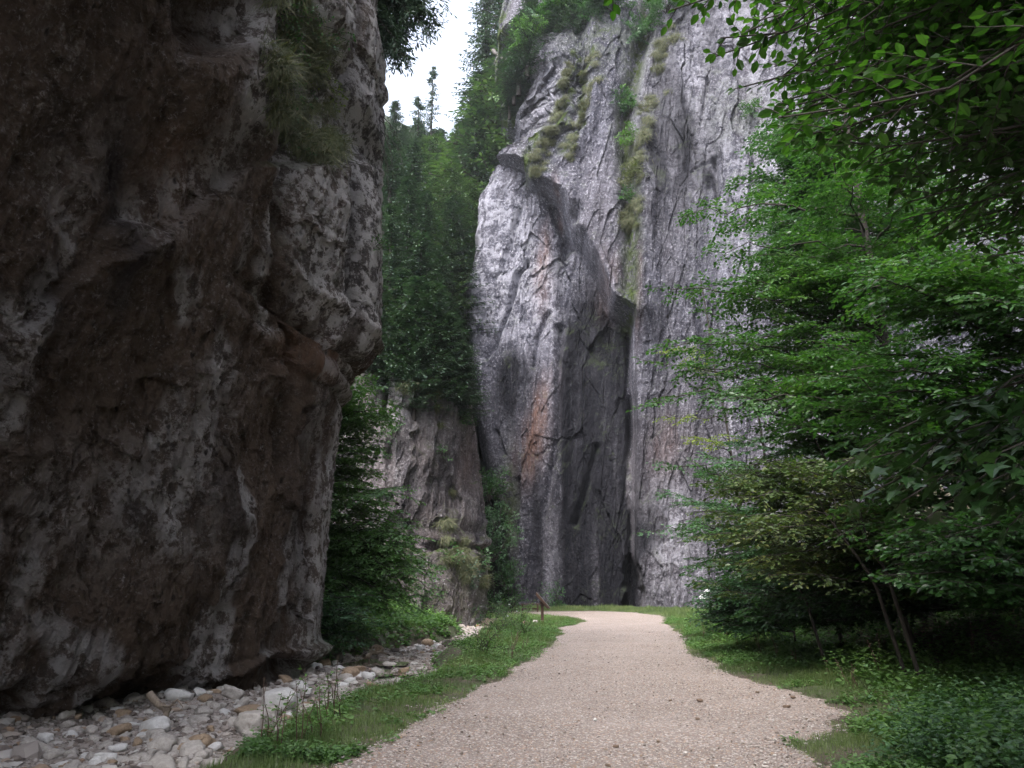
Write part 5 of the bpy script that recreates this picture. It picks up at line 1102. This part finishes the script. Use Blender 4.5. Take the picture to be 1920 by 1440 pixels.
log('root_snag', 'bent root hanging down under the dark overhanging rock', [on_y(280, 1300, 12.6), on_y(300, 1322, 12.5), on_y(312, 1332, 12.4), on_y(314, 1350, 12.3)], .06, M['driftwood'], 'root', 2, 4)
log('broken_log', 'bare grey broken trunk slanting among trees at the top left of the cliff', [on_y(924, 96, 70), on_y(935, 105, 69.5), on_y(950, 115, 69)], .22, M['bark_grey'], 'log', 1, 5)
for i, (x0, y0, xm, ym, x1, y1, lb) in enumerate([(712, 215, 745, 225, 752, 300, 'bare drooping twigs arching from the right rim of the overhanging rock'), (712, 240, 735, 290, 745, 360, 'second bare drooping branch just below the upper one on the rim')]):
    T = Tree(800 + i, .10, .05, NEEDLE, .6); a = on_y(x0, y0, 20.5)
    for q in range(5): T.limb(a, on_y(x1 + T.r.uniform(-25, 18), y1 + T.r.uniform(-40, 40), 20 + T.r.uniform(-.4, .4)), .18, .014, .3, .5, .22, .2, .5)
    T.build('drooping_branch', lb, 'branch', 'drooping branches on the rim of the dark rock', tuple(a), M['spruce'], M['bark'], 'needles', 'twigs')
# dark slanting stems on the right bank
for i, (pl, lb) in enumerate([([(1690, 1150), (1640, 1090), (1590, 1020), (1545, 960)], 'dark slanting stem crossing the right bank, left one of the pair'), ([(1710, 1105), (1660, 1065), (1630, 1030), (1610, 950)], 'dark slanting stem crossing the right bank, right one of the pair'), ([(1545, 1165), (1510, 1120), (1480, 1080)], 'short dark stem rising from the herbs on the right bank')]):
    Y0 = [13.2, 12.6, 15.5][i]; q = np.array([on_y(x, y, Y0) for x, y in pl]); q[0, 2] = min(q[0, 2], gzs(q[0, 0], Y0)) - .1; T = Tree(820 + i, .08, .06, L6, .4)
    t_ = np.linspace(0, 1, 14); pp = np.stack([np.interp(t_, np.linspace(0, 1, len(q)), q[:, k]) for k in range(3)], -1); T.w.tube(pp, np.linspace(.035, .012, 14), 6)
    for j in (9, 11, 13): T.limb(pp[j], pp[j] + np.array([T.r.uniform(-.8, .3), T.r.uniform(-.3, .3), T.r.uniform(.2, .7)]), .1, .01, .45, .3, .18, .4)
    T.build('sapling', lb, 'sapling', 'dark slanting stems on the right bank', tuple(pp[0]), M['autumn'], M['bark'])

print('FACES', sum(len(m_.polygons) for m_ in bpy.data.meshes))
# ------------------------------------------------------------------ thin haze volume, added to pale the far trees
hz = MB(); hz.box((0, 60, 60), (320, 260, 75)); m, t, b = mat_new('haze_air'); t.nodes.remove(b)
pv = N(t, 'ShaderNodeVolumePrincipled', Density=.0003, Anisotropy=.2); pv.inputs['Color'].default_value = (.86, .89, .97, 1)
t.links.new(pv.outputs[0], t.nodes['Material Output'].inputs['Volume'])
tag(obj('haze', hz.mesh('haze', False), m), 'thin pale haze added over the gorge', 'haze', None, 'stuff')
scn.cycles.volume_bounces = 0
